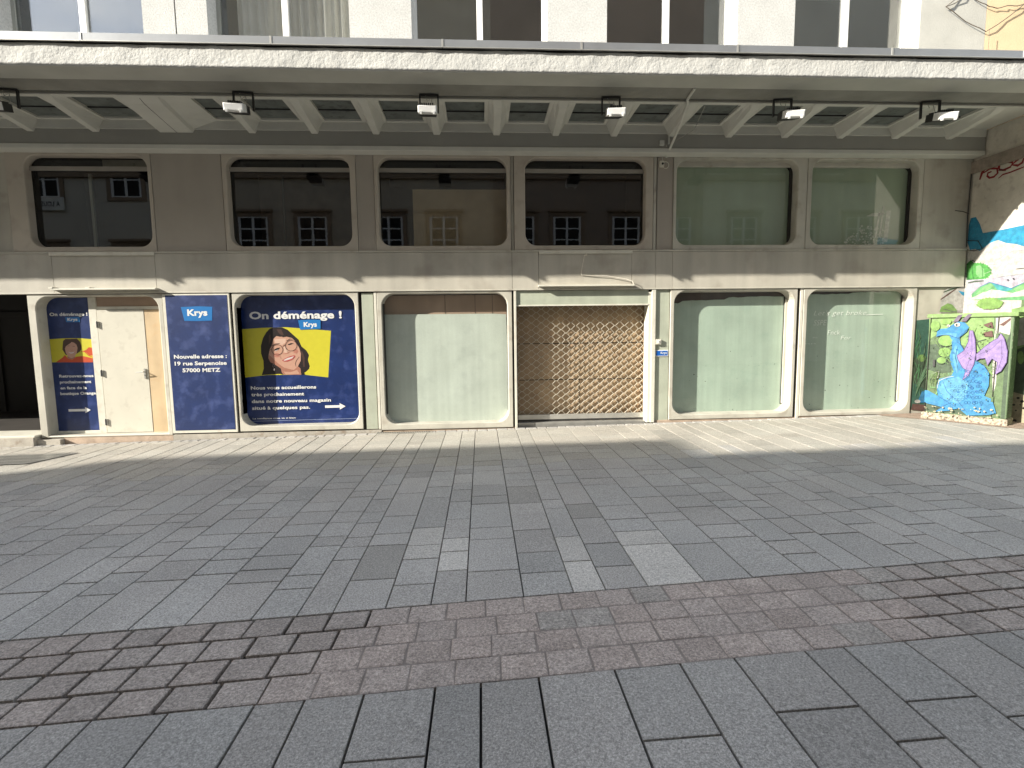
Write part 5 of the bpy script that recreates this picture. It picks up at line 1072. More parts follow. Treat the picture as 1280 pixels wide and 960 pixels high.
# entrance with door
L1 = surround(-7.305, -5.20, .0, 2.345, -7.18, -5.272, .03, 2.31, .2, .005, .19, 'entrance_surround')
e = MB(); e.box(-6.49, -6.37, .15, .21, .03, 2.31, lightp, .004); e.box(-6.37, -5.27, .16, .21, 2.10, 2.155, lightp, .004)
e.box(-7.2, -6.49, .16, .22, .03, .075, lightp, .004); e.box(-6.37, -5.27, .175, .2, 2.155, 2.31, boardb)
e.build('door_frame', L1)
d = MB(); d.box(-6.362, -5.612, .145, .19, .035, 2.095, doorm, .004); do = d.build('door', L1)
h = MB(); h.obox((-5.665,.135,1.03), ((1,0,0),(0,1,0),(0,0,1)), (.016,.006,.085), galv, .003); h.tube([(-5.665,.13,1.06),(-5.665,.085,1.06),(-5.78,.08,1.055)], .009, galv, 8); h.build('door_handle', do)
for z in (1.86, 1.05, .22):
    h = MB(); h.box(-6.385, -6.335, .128, .146, z-.05, z+.05, galv, .004); h.tube([(-6.362,.125,z-.055),(-6.362,.125,z+.055)], .008, black, 6); h.build('hinge', do)
d = MB(); d.box(-5.606, -5.272, .15, .19, .02, 2.098, plyl, .003); d.build('plywood_infill', L1)
# poster window, green fillers, white window
def win(X0, X1, x0, x1, z0, name='window_surround', Z0=.03): return surround(X0, X1, Z0, 2.348, x0, x1, z0, 2.312, .2, None, .19, name)
PF = win(-4.092, -2.043, -4.05, -2.108, .117)
def one(name, args, parent=None):
    q = MB(); q.box(*args); return q.build(name, parent or B)
one('filler_panel', (-1.99,-1.80,.0,.1,.02,2.33,greenp,.004)); one('trim_strip', (-1.785,-1.742,-.018,.1,.02,2.345,lightp,.004))
one('filler_panel', (3.03,3.275,.005,.1,.05,2.345,greenp,.004)); one('trim_strip', (5.612,5.662,-.015,.1,.03,2.35,lightp,.004)); one('filler_panel', (7.775,8.64,.0,.1,.05,2.345,paint,.003))
W2 = win(-1.734, .530, -1.655, .452, .10, Z0=.0)
w2 = MB(); w2.face([(p[0],.190,p[1]) for p in rrect(-1.64,.44,.09,1.975,.18,.18) if 1], wash_w)
w2.v = [(X_, y_, min(z_, 1.975)) for X_, y_, z_ in w2.v]; 
w2 = MB(); pts = [(-1.66,.09),(.46,.09),(.46,1.1),(.44,1.96),(.2,1.972),(-1.66,1.975)]; poly_sheet(w2, pts, .190, wash_w); w2.build('whitewashed_pane', W2)
w2 = MB(); w2.face([(p[0],.180,p[1]) for p in rrect(-1.65,.45,.10,2.30,.19)], glass_clear); w2.build('glass_pane', W2)
w2 = MB(); w2.box(-1.7,.5,.235,.25,.09,2.33,boardb); 
for X_ in (-.62,-.1,.2): w2.box(X_, X_+.006, .228, .235, 1.9, 2.33, shadowg)
w2.build('board_lining', W2)
W4 = surround(3.285, 5.555, .07, 2.348, 3.355, 5.49, .157, 2.317, .2, None, .19, inner=1)
W5 = surround(5.672, 7.755, .08, 2.348, 5.745, 7.69, .144, 2.313, .2, None, .19, inner=1)
for Wn, x0, x1, hi in ((W4,3.33,5.50,(2.12,2.16,2.2)), (W5,5.72,7.70,(2.25,2.25,2.27))):
    w4 = MB(); n = 26; topz = []
    for q in range(n+1):
        u = q/n; z = (hi[0] if u < .1 else hi[1] if u < .5 else hi[2])+.016*mn.noise(Vector((q*.7, x0, 0)))+u*.03
        topz.append((x0+(x1-x0)*u, z))
    poly_sheet(w4, [(x0,.14),(x1,.14)]+topz[::-1], .190, wash_g)
    sc = MB()
    for q in range(26):
        cx = random.uniform(x0+.25, x1-.15); cz = .16+random.random()**1.6*1.5; r = random.uniform(.003,.012)
        sc.face([(cx+r*math.cos(t)*random.uniform(.4,1.6), .1885, cz+r*math.sin(t)*random.uniform(.4,1.4)) for t in (0,1.2,2.5,3.8,5)], mat('scratch_dark', (.10,.11,.09), .8))
    q4 = MB(); q4.face([(p[0],.181,p[1]) for p in rrect(x0+.03,x1-.075,.16,2.31,.15)], glass_clear); q4.build('glass_pane', Wn)
    pn = w4.build('whitewashed_pane', Wn); tag(sc.build('chips_in_the_whitewash', pn), kind='stuff')
    w4 = MB(); w4.box(x0-.02, x1+.02, .225, .24, .1, 2.33, boardd); w4.build('board_lining', Wn)
    w4 = MB(); w4.box(x1-.062, x1-.004, .150, .189, .30, 2.17, frame_m, .004); w4.box(x1-.070, x1-.062, .17, .189, .28, 2.22, shadowg); w4.build('pane_frame', Wn)
# roller grille bay
gb = MB(); gb.box(.565,.605,-.03,.24,-.02,2.352,lightp,.004); gb.box(2.955,3.022,-.03,.24,.03,2.352,lightp,.004); gb.box(2.90,2.955,-.005,.24,.03,2.31,lightp,.003)
gb.box(.605,2.90,.0,.24,2.105,2.345,greenp,.003); gb.box(.605,2.90,-.012,.02,2.085,2.108,lightp,.003)
gb.box(.605,2.955,.345,.36,.0,2.3,plyw); gb.box(.60,.615,.24,.36,.0,2.3,plyw); gb.box(2.945,2.96,.24,.36,.0,2.3,plyw)
for z in (1.43,.78): gb.box(.61,2.94,.34,.345,z,z+.012,shadowg)
for X_ in (1.75,): gb.box(X_, X_+.008, .34, .345, .05, .78, shadowg)
G = gb.build('grille_bay', B)
gr = MB(); x0, x1, z0, z1 = .62, 2.935, .20, 2.08; pw = .175; ph = .0605
nr = int((z1-z0)/ph); half = pw/2
for r in range(nr+1):
    z = z0+r*ph; n = int((x1-x0)/half)
    pts = []
    sag = lambda X: .004*math.sin(X*5+r)+.0*X
    for q in range(n+1):
        s = 1 if (q+r) % 2 else -1
        X = x0+q*half+random.uniform(-.003,.003)
        zz = z+s*(ph*.5-.001)+sag(X)
        pts += [(X-.013, zz), (X+.013, zz)]
    for q in range(len(pts)-1):
        (xa, za), (xb, zb) = pts[q], pts[q+1]; hh = .0038
        for y_ in (.214, .236):
            gr.face([(xa,y_,za-hh),(xb,y_,zb-hh),(xb,y_,zb+hh),(xa,y_,za+hh)], gmesh)
        gr.face([(xa,.214,za+hh),(xb,.214,zb+hh),(xb,.236,zb+hh),(xa,.236,za+hh)], gmesh); gr.face([(xa,.214,za-hh),(xb,.214,zb-hh),(xb,.236,zb-hh),(xa,.236,za-hh)], gmesh)
gr.build('roller_grille', G)
bb = MB(); bb.box(.615,2.94,.205,.25,.085,.175,galv,.006); bb.box(.615,2.94,.21,.245,.06,.085,black); bb.build('bottom_bar', G)

# ------------------------------------------------------------------ printed and painted artwork, lettering
PAL = {'yellow':(232,222,60),'hair':(38,26,26),'hairlit':(84,60,54),'skin':(222,172,148),'skinshade':(190,132,110),'skinlit':(238,200,178),'blush':(206,140,120),
 'dark':(24,20,22),'lips':(196,92,88),'teeth':(238,226,222),'frame':(52,30,28),'hairb':(86,56,44),'orange':(222,88,44),
 'leaf':(118,144,100),'lime':(156,192,120),'limeb':(150,192,106),'moss':(88,108,84),'cloud':(226,222,214),'lav':(206,200,214),'mtn':(120,190,128),'mtn2':(150,212,140),'olive':(96,122,58),'brown':(122,88,80),'blue':(70,154,208),'bluelit':(104,178,220),
 'navy':(30,70,140),'navyb':(52,128,190),'lilac':(172,148,206),'purple':(104,82,140),'mauve':(132,116,138),'teal':(74,122,104),'fern':(128,168,128),'aqua':(52,170,214),
 'greyb':(160,164,180),'bush':(92,180,84),'bushd':(48,128,52),'teal2':(84,180,186),'creamp':(206,196,164),'teeth2':(190,180,160),'redp':(176,36,44)}
def pm(n):
    poster = n in ('yellow','hair','hairlit','skin','skinshade','skinlit','blush','dark','lips','teeth','frame','hairb','orange')
    q = .60 if poster else .46
    c = tuple(v*q for v in srgb(*PAL[n]))
    return mat('print_'+n if poster else 'mural_'+n, c, .4 if poster else .78, .04 if poster else .24, 12 if poster else 14, coat=.2 if poster else 0, fine=0 if poster else .14, fscale=70, grime=None if poster else tuple(v*.8+.035 for v in c))
def art(key, plane, name, parent, step=.0003):
    """plane(u, v, h) -> world point, h = height above the painted surface"""
    mb = MB(); h = step
    for kind, mn_, pts, wd in ART[key]:
        m = pm(mn_); h += step
        if kind == 'p':
            for t in tessellate_polygon([[Vector((a, b, 0)) for a, b in pts]]): mb.face([plane(*pts[i], h) for i in t], m)
        else:
            P = [Vector(p) for p in pts]; n = len(P); cl = kind == 'c'; L = []; R = []
            for i in range(n):
                a = P[(i-1) % n] if (cl or i) else P[i]; b = P[(i+1) % n] if (cl or i < n-1) else P[i]
                t = (b-a).normalized(); nn = Vector((-t.y, t.x)); k = wd*.5*(1 if cl or 0 < i < n-1 else .6); L.append(P[i]+nn*k); R.append(P[i]-nn*k)
            for i in range(n if cl else n-1):
                j = (i+1) % n; mb.face([plane(*L[i], h), plane(*R[i], h), plane(*R[j], h), plane(*L[j], h)], m)
    return mb.build(name, parent)
def text(mb, s, x0, x1, zb, cap, y, m, bold=.03, plane=None, centre=False, slant=0, lock=True):
    """one line of lettering, fitted between x0 and x1, capital height cap, baseline zb"""
    cu = bpy.data.curves.new('line', 'FONT'); cu.body = s; cu.size = 1; cu.offset = bold; cu.resolution_u = 3; cu.space_character = 1.02; cu.shear = slant
    ob = bpy.data.objects.new('line', cu); C.objects.link(ob)
    dg = bpy.context.evaluated_depsgraph_get(); me = bpy.data.meshes.new_from_object(ob.evaluated_get(dg))
    bpy.data.objects.remove(ob); bpy.data.curves.remove(cu)
    xs = [v.co.x for v in me.vertices]; a, b = min(xs), max(xs); ky = cap/.70
    kx = (x1-x0)/(b-a) if lock else ky
    for f in me.polygons:
        pts = [(x0+(me.vertices[i].co.x-a)*kx, zb+me.vertices[i].co.y*ky) for i in f.vertices]
        mb.face([plane(px, pz, y) if plane else (px, y, pz) for px, pz in pts], m)
    bpy.data.meshes.remove(me)
def quadp(mb, pts, y, m): mb.face([(a, y, b) for a, b in pts], m)
def arrow(mb, x0, x1, z, y, m, t=.028, hd=.15):
    quadp(mb, [(x0,z-t),(x1-hd,z-t),(x1-hd,z+t),(x0,z+t)], y, m); quadp(mb, [(x1-hd,z-t*2.6),(x1,z),(x1-hd,z+t*2.6)], y, m)

front = lambda yy: (lambda u, v, h: (u, yy-h, v))
# large poster in the window
P1 = empty('moving_notice_poster', (-3.08, .186, .12), 'large navy poster of a smiling woman in glasses on yellow, filling the rounded window', 'poster')
m_ = MB(); m_.face([(p[0], .187, p[1]) for p in rrect(-4.06,-2.10,.108,2.32,.19)], blue_p); m_.face([(p[0], .1895, p[1]) for p in rrect(-4.06,-2.10,.108,2.32,.19)], blue_p); m_.build('poster_sheet', P1)
art('woman', front(.1865), 'portrait_print', P1, .00015)
m_ = MB(); text(m_, 'On déménage !', -3.915, -2.375, 1.925, .118, .180, textw, .035)
m_.build('headline', P1)
m_ = MB(); quadp(m_, [(-3.11,1.895),(-3.085,1.735),(-2.74,1.745),(-2.735,1.90),(-2.92,1.905)], .1795, logo_b); text(m_, 'Krys', -3.02, -2.80, 1.785, .075, .179, textw, .04); m_.build('logo_plate', P1)
m_ = MB()
for s, a, b, z in (('Nous vous accueillerons',-3.965,-2.865,.722),('très prochainement',-3.965,-3.075,.607),('dans notre nouveau magasin',-3.965,-2.625,.490),('situé à quelques pas.',-3.965,-2.985,.372)): text(m_, s, a, b, z, .055, .181, textw, .03)
text(m_, 'La confiance vous va si bien', -3.965, -3.24, .205, .024, .181, textw, .02)
quadp(m_, [(-3.97,.168),(-2.15,.180),(-2.15,.184),(-3.97,.172)], .181, mat('thin_line', (.35,.42,.6), .6)); arrow(m_, -2.73, -2.38, .40, .181, textw, .022, .10)
m_.build('lettering', P1)
# blue board between entrance and poster window
P2 = empty('address_board', (-4.66, -.02, .03), 'tall blue address board between the cream door and the big poster', 'sign')
m_ = MB(); m_.box(-5.19,-4.132,-.03,.03,.028,2.338,lightp,.003); m_.build('board_rim', P2)
m_ = MB(); m_.box(-5.145,-4.165,-.034,-.029,.075,2.315,blue_b); m_.build('board_face', P2)
m_ = MB(); quadp(m_, [(-4.905,2.125),(-4.62,2.135),(-4.405,2.125),(-4.425,1.90),(-4.64,1.895),(-4.865,1.90)], -.036, logo_b); text(m_, 'Krys', -4.81, -4.49, 1.985, .098, -.0375, textw, .04); m_.build('logo_plate', P2)
m_ = MB()
for s, a, b, z in (('Nouvelle adresse :',-5.075,-4.225,1.283),('19 rue Serpenoise',-5.072,-4.235,1.170),('57000 METZ',-4.955,-4.345,1.056)): text(m_, s, a, b, z, .060, -.0375, textw, .035)
m_.build('lettering', P2)
# narrow poster beside the door
P3 = empty('narrow_notice_poster', (-6.84, .186, .08), 'narrow navy poster with a laughing curly haired man in orange, left of the cream door', 'poster')
m_ = MB(); m_.box(-7.18,-6.49,.186,.192,.075,2.305,blue_p); m_.build('poster_sheet', P3)
art('man', front(.185), 'portrait_print', P3, .00015)
m_ = MB(); text(m_, 'On déménage !', -7.135, -6.535, 2.010, .052, .180, textw, .035)
for s, a, b, z in (('Retrouvez-nous',-7.08,-6.53,.985),('prochainement',-7.08,-6.575,.885),('en face de la',-7.08,-6.655,.785),('boutique Orange.',-7.09,-6.50,.690)): text(m_, s, a, b, z, .045, .180, textw, .03)
arrow(m_, -6.985, -6.625, .425, .180, textw, .02, .09); m_.build('lettering', P3)
m_ = MB(); quadp(m_, [(-6.895,1.985),(-6.88,1.905),(-6.665,1.905),(-6.665,1.99)], .1795, logo_b); text(m_, 'Krys', -6.86, -6.70, 1.928, .045, .179, textw, .04); m_.build('logo_plate', P3)
# small plaque and key switch on the pillar
P4 = empty('doorbell_plaque', (3.15, 0, 1.22), 'small blue plaque with a white rim on the narrow green pillar right of the grille', 'sign')
m_ = MB(); m_.box(3.035,3.265,-.008,.004,1.195,1.305,white,.002); m_.build('plaque_rim', P4)
m_ = MB(); m_.box(3.045,3.25,-.011,-.007,1.207,1.293,deepblue); text(m_, 'Krys', 3.125, 3.235, 1.238, .038, -.0125, textw, .03); m_.build('plaque_face', P4)
P5 = empty('key_switch', (3.08, 0, 1.45), 'small pale key switch box above the blue plaque on the pillar', 'switch')
m_ = MB(); m_.box(3.03,3.125,-.04,.004,1.405,1.495,lightp,.005); m_.build('switch_housing', P5)
m_ = MB(); m_.box(3.062,3.098,-.048,-.039,1.425,1.475,white,.003); m_.box(3.075,3.085,-.051,-.047,1.438,1.462,black); m_.build('keyhole_plate', P5)
# handwriting scratched into the right-hand whitewash
hw = MB(); chalk = mat('chalk_line', (.66,.70,.64), .8)
text(hw, "Let's get broke", 5.99, 6.98, 1.88, .085, .1790, chalk, -.012, slant=.3); quadp(hw, [(6.98,1.875),(7.30,1.885),(7.30,1.893),(6.98,1.885)], .1790, chalk)
text(hw, 'SSPE', 6.0, 6.24, 1.70, .10, .1790, chalk, -.014, slant=.2); text(hw, 'Fnck', 6.27, 6.50, 1.53, .085, .1790, chalk, -.012, slant=.1); text(hw, 'For', 6.52, 6.72, 1.44, .07, .1790, chalk, -.012, slant=.2)
text(hw, 'ana', 5.99, 6.08, 1.47, .035, .1790, chalk, -.01); text(hw, 'mn', 5.80, 6.05, 1.36, .03, .1790, chalk, -.01)
tag(hw.build('handwriting', None, origin=(6.5,.187,1.3)), "thin white handwriting scrawled across the upper part of the rightmost whitewashed pane", 'graffiti')

# ------------------------------------------------------------------ neighbouring building with the mural
NB = empty('neighbour_building', (9.5, 0, 0), 'neighbouring house with a peach upper wall and a painted fairytale mural on its side wall', 'building')
muralw = mat('mural_plaster', (.52,.49,.42), .85, .14, 4, .3, 40, fine=.06, grime=(.38,.34,.29))
m_ = MB(); m_.box(8.64,14,-1.93,.3,-.3,4.96,muralw); m_.build('ground_floor_wall', NB)
m_ = MB(); m_.box(8.679,14,.0,.5,4.98,9.2,peach); m_.box(8.60,8.64,-1.17,-.005,4.30,4.50,mat('old_brick_edge',(.26,.22,.18),.9,.2,14,.6,40)); m_.build('upper_wall', NB)
sw = lambda u, v, h: (8.64-h, u, v)
m_ = MB()
def wallp(pts, n, h=.0006): m_.face([sw(a, b, h) for a, b in pts], pm(n))
wallp([(-.002,.0),(-1.7,.0),(-1.7,2.6),(-.002,2.6)], 'cloud', .0004)
wallp([(-.98,3.0),(-1.8,3.0),(-1.8,3.6),(-.98,3.36)], 'aqua', .0005); wallp([(-1.03,.0),(-1.8,.0),(-1.8,2.4),(-1.03,2.3)], 'leaf', .0007)
wallp([(-.4,2.55),(-1.8,2.5),(-1.8,3.05),(-.4,2.9)], 'cloud', .0005)
m_.build('mural_ground_coat', NB)
art('wallmural', sw, 'mural', NB)
art('tag', sw, 'red_graffiti_tag', NB)
art('panelmural', lambda u, v, h: (u, -.0015-h, v), 'mural_overlap', NB)
m_ = MB(); m_.tube([(8.60,-.02,4.3),(8.59,-.02,3.6),(8.60,-.03,3.05)], .009, black); m_.tube([(8.60,-.03,3.62),(8.5,-.02,3.66),(8.36,-.01,3.68)], .006, black)
m_.tube([(8.6,-.04,3.16),(8.62,-.22,3.12),(8.63,-.30,2.98),(8.62,-.16,2.96),(8.6,-.03,3.0)], .007, black); m_.build('wall_cable', NB)

# ------------------------------------------------------------------ utility cabinet
A2 = Vector((7.62,-.57,0)); U2 = Vector((.55,-.835,0)).normalized(); N2 = Vector((U2.y, -U2.x, 0))   # N2 points out to the street
if N2.y > 0: N2 = -N2
zc = gz(7.8)
UC = empty('utility_cabinet', (7.9, -.98, zc), 'tall utility cabinet painted with a blue dragon, standing askew in the corner by the mural', 'cabinet')
wp = lambda u, v, h: tuple(A2+U2*u+N2*h+Vector((0,0,v)))
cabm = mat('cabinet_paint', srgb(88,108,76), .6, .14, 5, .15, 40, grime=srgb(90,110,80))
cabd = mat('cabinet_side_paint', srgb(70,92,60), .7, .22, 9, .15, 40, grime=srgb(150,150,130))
conc = mat('worn_painted_plinth', (.36,.32,.24), .9, .3, 14, .9, 50, fine=.25, fscale=60, grime=(.12,.085,.07), gthr=.46)
def obx(mb, u0, u1, h0, h1, v0, v1, m, bev=.004):
    c = A2+U2*((u0+u1)/2)+N2*((h0+h1)/2)+Vector((0,0,(v0+v1)/2)); mb.obox(c, (U2, -N2, Vector((0,0,1))), ((u1-u0)/2, (h1-h0)/2, (v1-v0)/2), m, bev)
m_ = MB(); obx(m_, -.06, .975, -.36, 0, .2, 1.80, cabm); m_.build('cabinet_body', UC)
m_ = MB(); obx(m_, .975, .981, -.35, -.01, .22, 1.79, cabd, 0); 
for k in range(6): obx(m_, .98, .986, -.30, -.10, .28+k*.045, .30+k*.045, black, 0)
m_.build('side_panel', UC)
m_ = MB(); obx(m_, -.10, 1.03, -.40, .035, 1.80, 1.865, mat('cabinet_lid_paint', srgb(108,134,78), .65, .2, 8, grime=srgb(140,142,128)), .006); m_.build('lid', UC)
m_ = MB(); obx(m_, -.10, 1.0, -.38, .03, zc-.08, .2, conc, .012); m_.build('plinth', UC)
art('dragon', wp, 'dragon_painting', UC)
for u in (-.055, .80):
    m_ = MB(); obx(m_, u, u+.007, .0, .024, .21, 1.79, shadowg, 0); m_.build('door_gap', UC)
for v in (.5, 1.5):
    m_ = MB(); obx(m_, .79, .82, .0, .030, v-.04, v+.04, cabd, .003); m_.build('hinge', UC)
m_ = MB(); obx(m_, .02, .05, .0, .032, .98, 1.10, black, .004); m_.build('lock', UC)

# ------------------------------------------------------------------ floodlights under the canopy
def floodlight(loc):
    r = empty('floodlight', loc, '', 'floodlight', 'floodlights under the canopy'); x, y, z = loc
    b = MB(); t = .012
    b.box(x-.135, x+.135, y-.02, y+.02, z-.015, z, black); b.box(x-.135, x-.135+t*1.6, y-.02, y+.02, z-.24, z-.015, black); b.box(x+.135-t*1.6, x+.135, y-.02, y+.02, z-.24, z-.015, black)
    b.build('bracket', r)
    h = MB(); d = Vector((0,-.97,-.24)).normalized(); up = Vector((0,-d.z*-1, 0)); up = Vector((1,0,0)).cross(d).normalized()
    if up.z < 0: up = -up
    o = Vector((x, y-.08, z-.275)); ax = (Vector((1,0,0)), d, up)
    def ring(s, w, hh): c = o+d*s; return [tuple(c+Vector((a*w,0,0))+up*(b_*hh)) for a, b_ in ((-1,-1),(1,-1),(1,1),(-1,1))]
    h.loops([ring(-.03,.07,.03), ring(0,.10,.05), ring(.22,.118,.052)], black); h.f += [(0,1,2,3),(8,9,10,11)]; h.m += [0,0]
    for k in range(6): h.obox(o+d*.10+Vector((-.075+k*.03,0,0))+up*.058, ax, (.004,.08,.014), black)
    h.build('housing', r)
    f = MB(); f.loops([ring(.22,.118,.040), ring(.225,.124,.048), ring(.36,.124,.046), ring(.37,.110,.034)], whitebox)
    f.f += [(0,1,2,3),(12,13,14,15)]; f.m += [0,0]
    for k in range(6): f.obox(o+d*.26+Vector((-.07+k*.028,0,0))+up*.060, ax, (.007,.05,.022), black)
    for sx in (-1, 1): f.obox(o+d*.375+Vector((sx*.085,0,0))-up*.045, ax, (.012,.012,.018), whitebox)
    f.build('front_box', r)
    c = MB(); c.tube([(x-.05,y,z-.01),(x-.02,y-.02,z-.10),(x+.03,y-.01,z-.05),(x+.05,y-.03,z-.16),tuple(o+up*.03)], .005, greyfr, 5); c.build('supply_cable', r)
    return r
fls = [(-6.28,.10),(-3.20,.08),(-.67,.02),(1.91,-.05),(4.44,-.10),(6.70,-.16),(-9.15,.1)]
flab = ['floodlight at the far left end of the canopy, cut by the picture edge', 'floodlight just right of the wide jointed canopy beam', 'third floodlight from the left, above the third upper shop window',
 'floodlight above the upper window over the roller grille', 'floodlight right of the diagonal canopy brace', 'rightmost floodlight, next to the mural wall', 'floodlight beyond the left edge of the picture']
proto = floodlight((0,-1.25,4.975))
def put(o, x, rz, lab):
    o.location = (x, -1.25, 4.972); o.rotation_euler.z = rz; o['label'] = lab
for i, (x, rz) in enumerate(fls):
    if i == 0: o = proto
    else:
        o = proto.copy(); C.objects.link(o)
        for ch in list(proto.children):
            c2 = ch.copy(); C.objects.link(c2); c2.parent = o
    put(o, x, rz*1.2, flab[i])

# ------------------------------------------------------------------ small fixtures
SC = empty('security_camera', (3.12, -.02, 4.40), 'small pale wall camera with a coiled cable at the foot of the canopy brace', 'camera')
m_ = MB(); m_.box(3.045,3.115,-.07,-.012,4.375,4.475,lightp,.008); m_.build('camera_body', SC)
m_ = MB(); m_.tube([(3.085,-.071,4.425),(3.085,-.084,4.425)], .018, black, 10); m_.build('lens', SC)
m_ = MB(); m_.tube([(3.15+.055*math.cos(a), -.03, 4.415+.055*math.sin(a)) for a in [k*.45 for k in range(15)]], .006, lightp, 5); m_.tube([(3.10,-.03,4.475),(3.08,-.05,4.56),(3.09,-.24,4.66)], .004, lightp, 5); m_.build('cable_coil', SC)
JB = MB(); JB.box(2.975,3.045,-.262,-.221,4.66,4.735,ribm,.005); tag(JB.build('junction_box', None, origin=(3.0,-.24,4.69)), 'small square junction box on the canopy beam left of the brace', 'junction box')
m_ = MB(); m_.tube([(3.13,-.23,4.85),(3.12,-.25,4.68)], .016, ribm, 6); m_.tube([(3.15,-.25,4.80),(3.2,-.26,4.70),(3.12,-.25,4.66),(3.04,-.25,4.69)], .005, beam_m, 5); m_.tube([(3.18,-.26,4.70),(3.4,-.6,4.78),(3.35,-1.1,4.93)], .006, beam_m, 5)
tag(m_.build('loose_cable', None, origin=(3.1,-.25,4.7)), 'loose grey cable and pipe stub hanging beside the canopy brace', 'cable')
m_ = MB(); P = [(1.79,-.05,2.945),(1.765,-.06,2.92),(1.76,-.055,2.88),(1.735,-.05,2.76),(1.715,-.045,2.62),(1.72,-.05,2.60),(1.95,-.06,2.585),(2.15,-.065,2.58),(2.35,-.07,2.55),(2.48,-.08,2.525),(2.58,-.10,2.49),(2.60,-.12,2.44)]
m_.tube(P, .0055, mat('pale_cable', (.62,.58,.50), .6), 6); m_.tube([(1.765,-.06,2.92),(1.80,-.07,2.93),(1.81,-.06,2.955)], .009, mat('pale_cable', (.6,.6,.6)), 6)
tag(m_.build('dangling_cable', None, origin=(1.8,-.05,2.7)), 'thin broken cable dangling on the wall above the roller grille', 'cable')
m_ = MB(); wirem = mat('wire_brown', (.10,.08,.06), .7)
def garland(pts):
    Q = []
    for a, b in zip(pts[:-1], pts[1:]):
        for k in range(6): u = k/6; Q.append((a[0]+(b[0]-a[0])*u, -.035-.01*math.sin(u*9), a[1]+(b[1]-a[1])*u-.03*math.sin(u*math.pi)))
    Q.append((pts[-1][0], -.035, pts[-1][1])); m_.tube(Q, .007, wirem, 5)
garland([(8.45,7.5),(7.91,7.01),(8.655,6.63),(9.32,7.10),(9.9,7.5)]); garland([(8.2,7.3),(8.679,7.03),(9.0,7.05),(9.4,7.12)]); garland([(7.91,7.01),(8.25,7.2)])
m_.tube([(8.655,-.10,6.63),(8.655,-.10,5.33)], .004, wirem, 4)
tag(m_.build('string_of_lights', None, origin=(8.6,-.1,7)), 'brown wire garland strung in zigzags on the upper wall by the peach house', 'string lights')
# drains
DG = empty('drain_grate', (-6.85,-1.2,gz(-6.85)), 'slotted drain grate in the sunlit paving at the left edge', 'drain grate')
m_ = MB(); zz = lambda x: gz(x)
P = [(-7.6,-1.50),(-6.35,-1.47),(-6.12,-.86),(-7.4,-.84)]
m_.face([(a,b,zz(a)+.003) for a,b in P], mat('grate_pit', (.02,.02,.02), .9)); m_.build('drain_pit', DG)
m_ = MB()
for k in range(34):
    u = k/33; a = Vector(P[0]).lerp(Vector(P[1]), u); b = Vector(P[3]).lerp(Vector(P[2]), u); n = Vector((.011,0))
    m_.face([(*(a-n), zz(a.x)+.014),(*(a+n), zz(a.x)+.014),(*(b+n), zz(b.x)+.014),(*(b-n), zz(b.x)+.014)], galv)
for u in (0,.33,.66,1):
    a = Vector(P[0]).lerp(Vector(P[3]), u); b = Vector(P[1]).lerp(Vector(P[2]), u); n = Vector((0,.012))
    m_.face([(*(a-n), zz(a.x)+.016),(*(b-n), zz(b.x)+.016),(*(b+n), zz(b.x)+.016),(*(a+n), zz(a.x)+.016)], galv)
m_.build('bars', DG)
m_ = MB(); x = -1.78
m_.box(-1.80,-.86,-.20,-.10,gz(-1)-.03,gz(-1)+.006,galv); 
while x < -.9: m_.box(x, x+.012, -.19, -.11, gz(-1)+.004, gz(-1)+.0085, black); x += .03
tag(m_.build('channel_drain', None, origin=(-1.3,-.15,gz(-1.3))), 'short slotted channel drain at the foot of the whitewashed window left of the grille', 'drain')

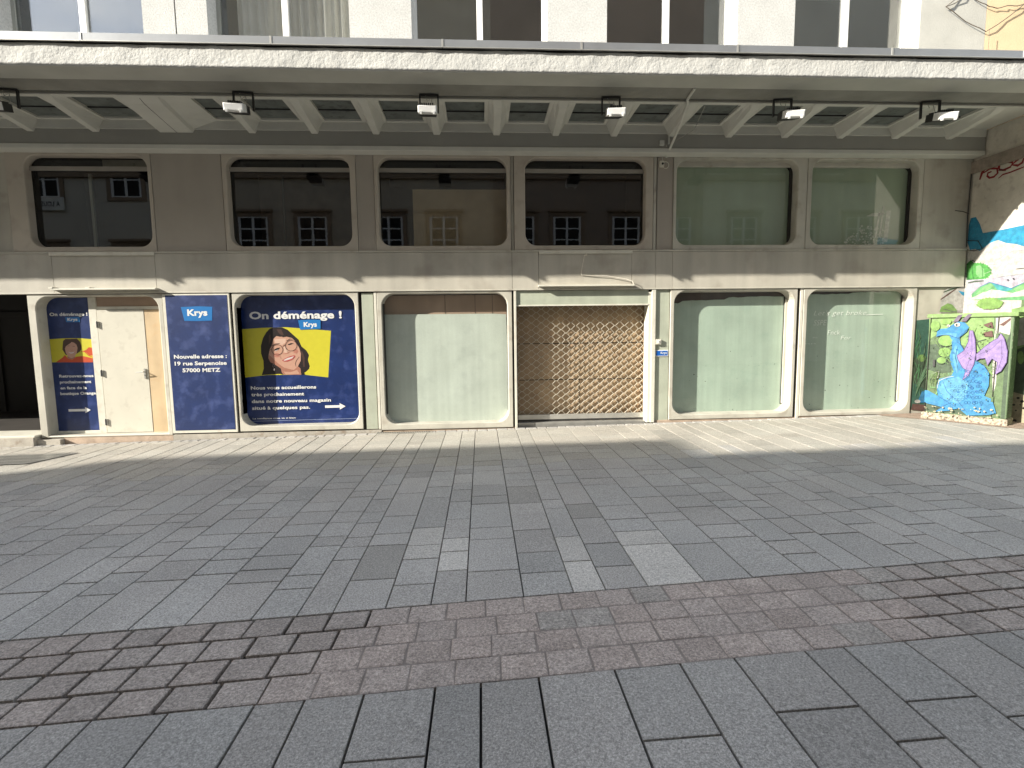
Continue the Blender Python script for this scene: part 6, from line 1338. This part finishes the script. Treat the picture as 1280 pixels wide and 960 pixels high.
# ------------------------------------------------------------------ buildings across the street (seen in the glass, and casting the shade)
opp1 = mat('opposite_beige_wall', (.50,.42,.31), .9, .10, .6, .2, 20, streak=.06); opp2 = mat('opposite_brown_wall', (.34,.26,.19), .9, .12, .6, .2, 20)
opp3 = mat('opposite_cream_wall', (.62,.56,.45), .9, .08, .6, .2, 20); trimm = mat('opposite_stone_trim', (.27,.19,.12), .85, .12, 3); slate = mat('roof_slate', (.08,.085,.10), .6, .15, 3)
oglass = mat('opposite_window_glass', (.02,.018,.015), .7, .2, 2, spec=.1)
def opp(name, x0, x1, zt, m, lab, rows, xs_, roof=0.0, chim=(), yb=-13.0, depth=8):
    r = empty(name, ((x0+x1)/2, yb-depth/2, 0), lab, 'building')
    b = MB(); b.box(x0, x1, yb-depth, yb, -1, zt, m); b.build('wall', r)
    b = MB()
    for z in (4.6, 7.85, zt-.25): b.box(x0, x1, yb, yb+.14, z, z+.22, trimm)
    b.build('cornice', r)
    if roof: b = MB(); b.loops([[(x0,yb,zt),(x1,yb,zt),(x1,yb-depth,zt),(x0,yb-depth,zt)],[(x0,yb-roof*.6,zt+roof),(x1,yb-roof*.6,zt+roof),(x1,yb-depth+roof,zt+roof),(x0,yb-depth+roof,zt+roof)]], slate); b.f.append((4,5,6,7)); b.m.append(0); b.build('roof', r)
    for (cx, w_, h_) in chim: b = MB(); b.box(cx-w_/2, cx+w_/2, yb-1.6, yb-.9, zt-.2, zt+h_, m); b.build('chimney', r)
    for (z0, z1) in rows:
        for cx in xs_:
            w_ = .58; f = MB()
            f.box(cx-w_-.16, cx+w_+.16, yb, yb+.07, z0-.14, z0, trimm); f.box(cx-w_-.16, cx-w_, yb, yb+.06, z0, z1+.18, trimm); f.box(cx+w_, cx+w_+.16, yb, yb+.06, z0, z1+.18, trimm); f.box(cx-w_, cx+w_, yb, yb+.06, z1, z1+.18, trimm); f.box(cx-w_-.22, cx+w_+.22, yb, yb+.16, z1+.18, z1+.28, trimm)
            fo = f.build('window', r)
            f = MB(); f.box(cx-w_, cx+w_, yb+.005, yb+.012, z0, z1, oglass); f.build('pane', fo)
            f = MB()
            for a in (-w_, -.05, w_-.08): f.box(cx+a, cx+a+.09, yb+.012, yb+.04, z0, z1, white)
            for q in range(4): f.box(cx-w_, cx+w_, yb+.012, yb+.03, z0+(z1-z0-.05)*q/3, z0+(z1-z0-.05)*q/3+.05, white)
            f.build('glazing_bars', fo)
    return r
R3 = [(4.95,6.36),(8.2,9.9),(11.2,12.6)]
opp('opposite_house', -11.2, .6, 15.4, opp1, 'beige house across the street, reflected in the three middle upper shop windows', R3, [-9.1,-6.75,-3.7,-1.45], .0)
opp('opposite_house', .6, 9.5, 16.4, opp2, 'brown stone house across the street, reflected above the roller grille', R3, [1.7,3.66,6.15,8.4], .6, ((5,1,1.0),))
opp('opposite_house', 9.5, 20, 16.6, opp3, 'cream house across the street, reflected in the frosted panes', R3, [11.3,13.9,16.4,18.6], .5)
opp('opposite_house', -18.9, -11.2, 12.6, opp3, 'low pale house across the street, with a letting notice under its window', [(7.1,9.1),(10.2,11.6),(3.6,5.2)], [-17.0,-13.9], .0)
opp('opposite_house', -26.3, -18.9, 13.15, opp1, 'distant beige house down the far side of the street', R3, [-24.5,-22.2,-20.4], .0)
opp('opposite_house', -34.4, -26.3, 14.35, opp3, 'tallest distant cream house down the far side of the street', R3, [-32.6,-30.4,-28], .0)
opp('opposite_house', -60, -34.4, 13.1, opp2, 'long low brown house farthest left down the street', R3, [-36,-38.5,-41], .0)
LN = MB(); LN.box(-17.35,-16.25,-12.93,-12.86,6.58,7.08,mat('notice_board',(.75,.72,.62),.7)); 
text(LN, 'A LOUER', 0, .86, 6.73, .19, 0, textd, .03, plane=lambda px, pz, y: (-16.37-px, -12.855, pz))
tag(LN.build('letting_notice', None, origin=(-17,-12.9,6.6)), 'small pale letting notice under a window of the low pale house opposite', 'sign')
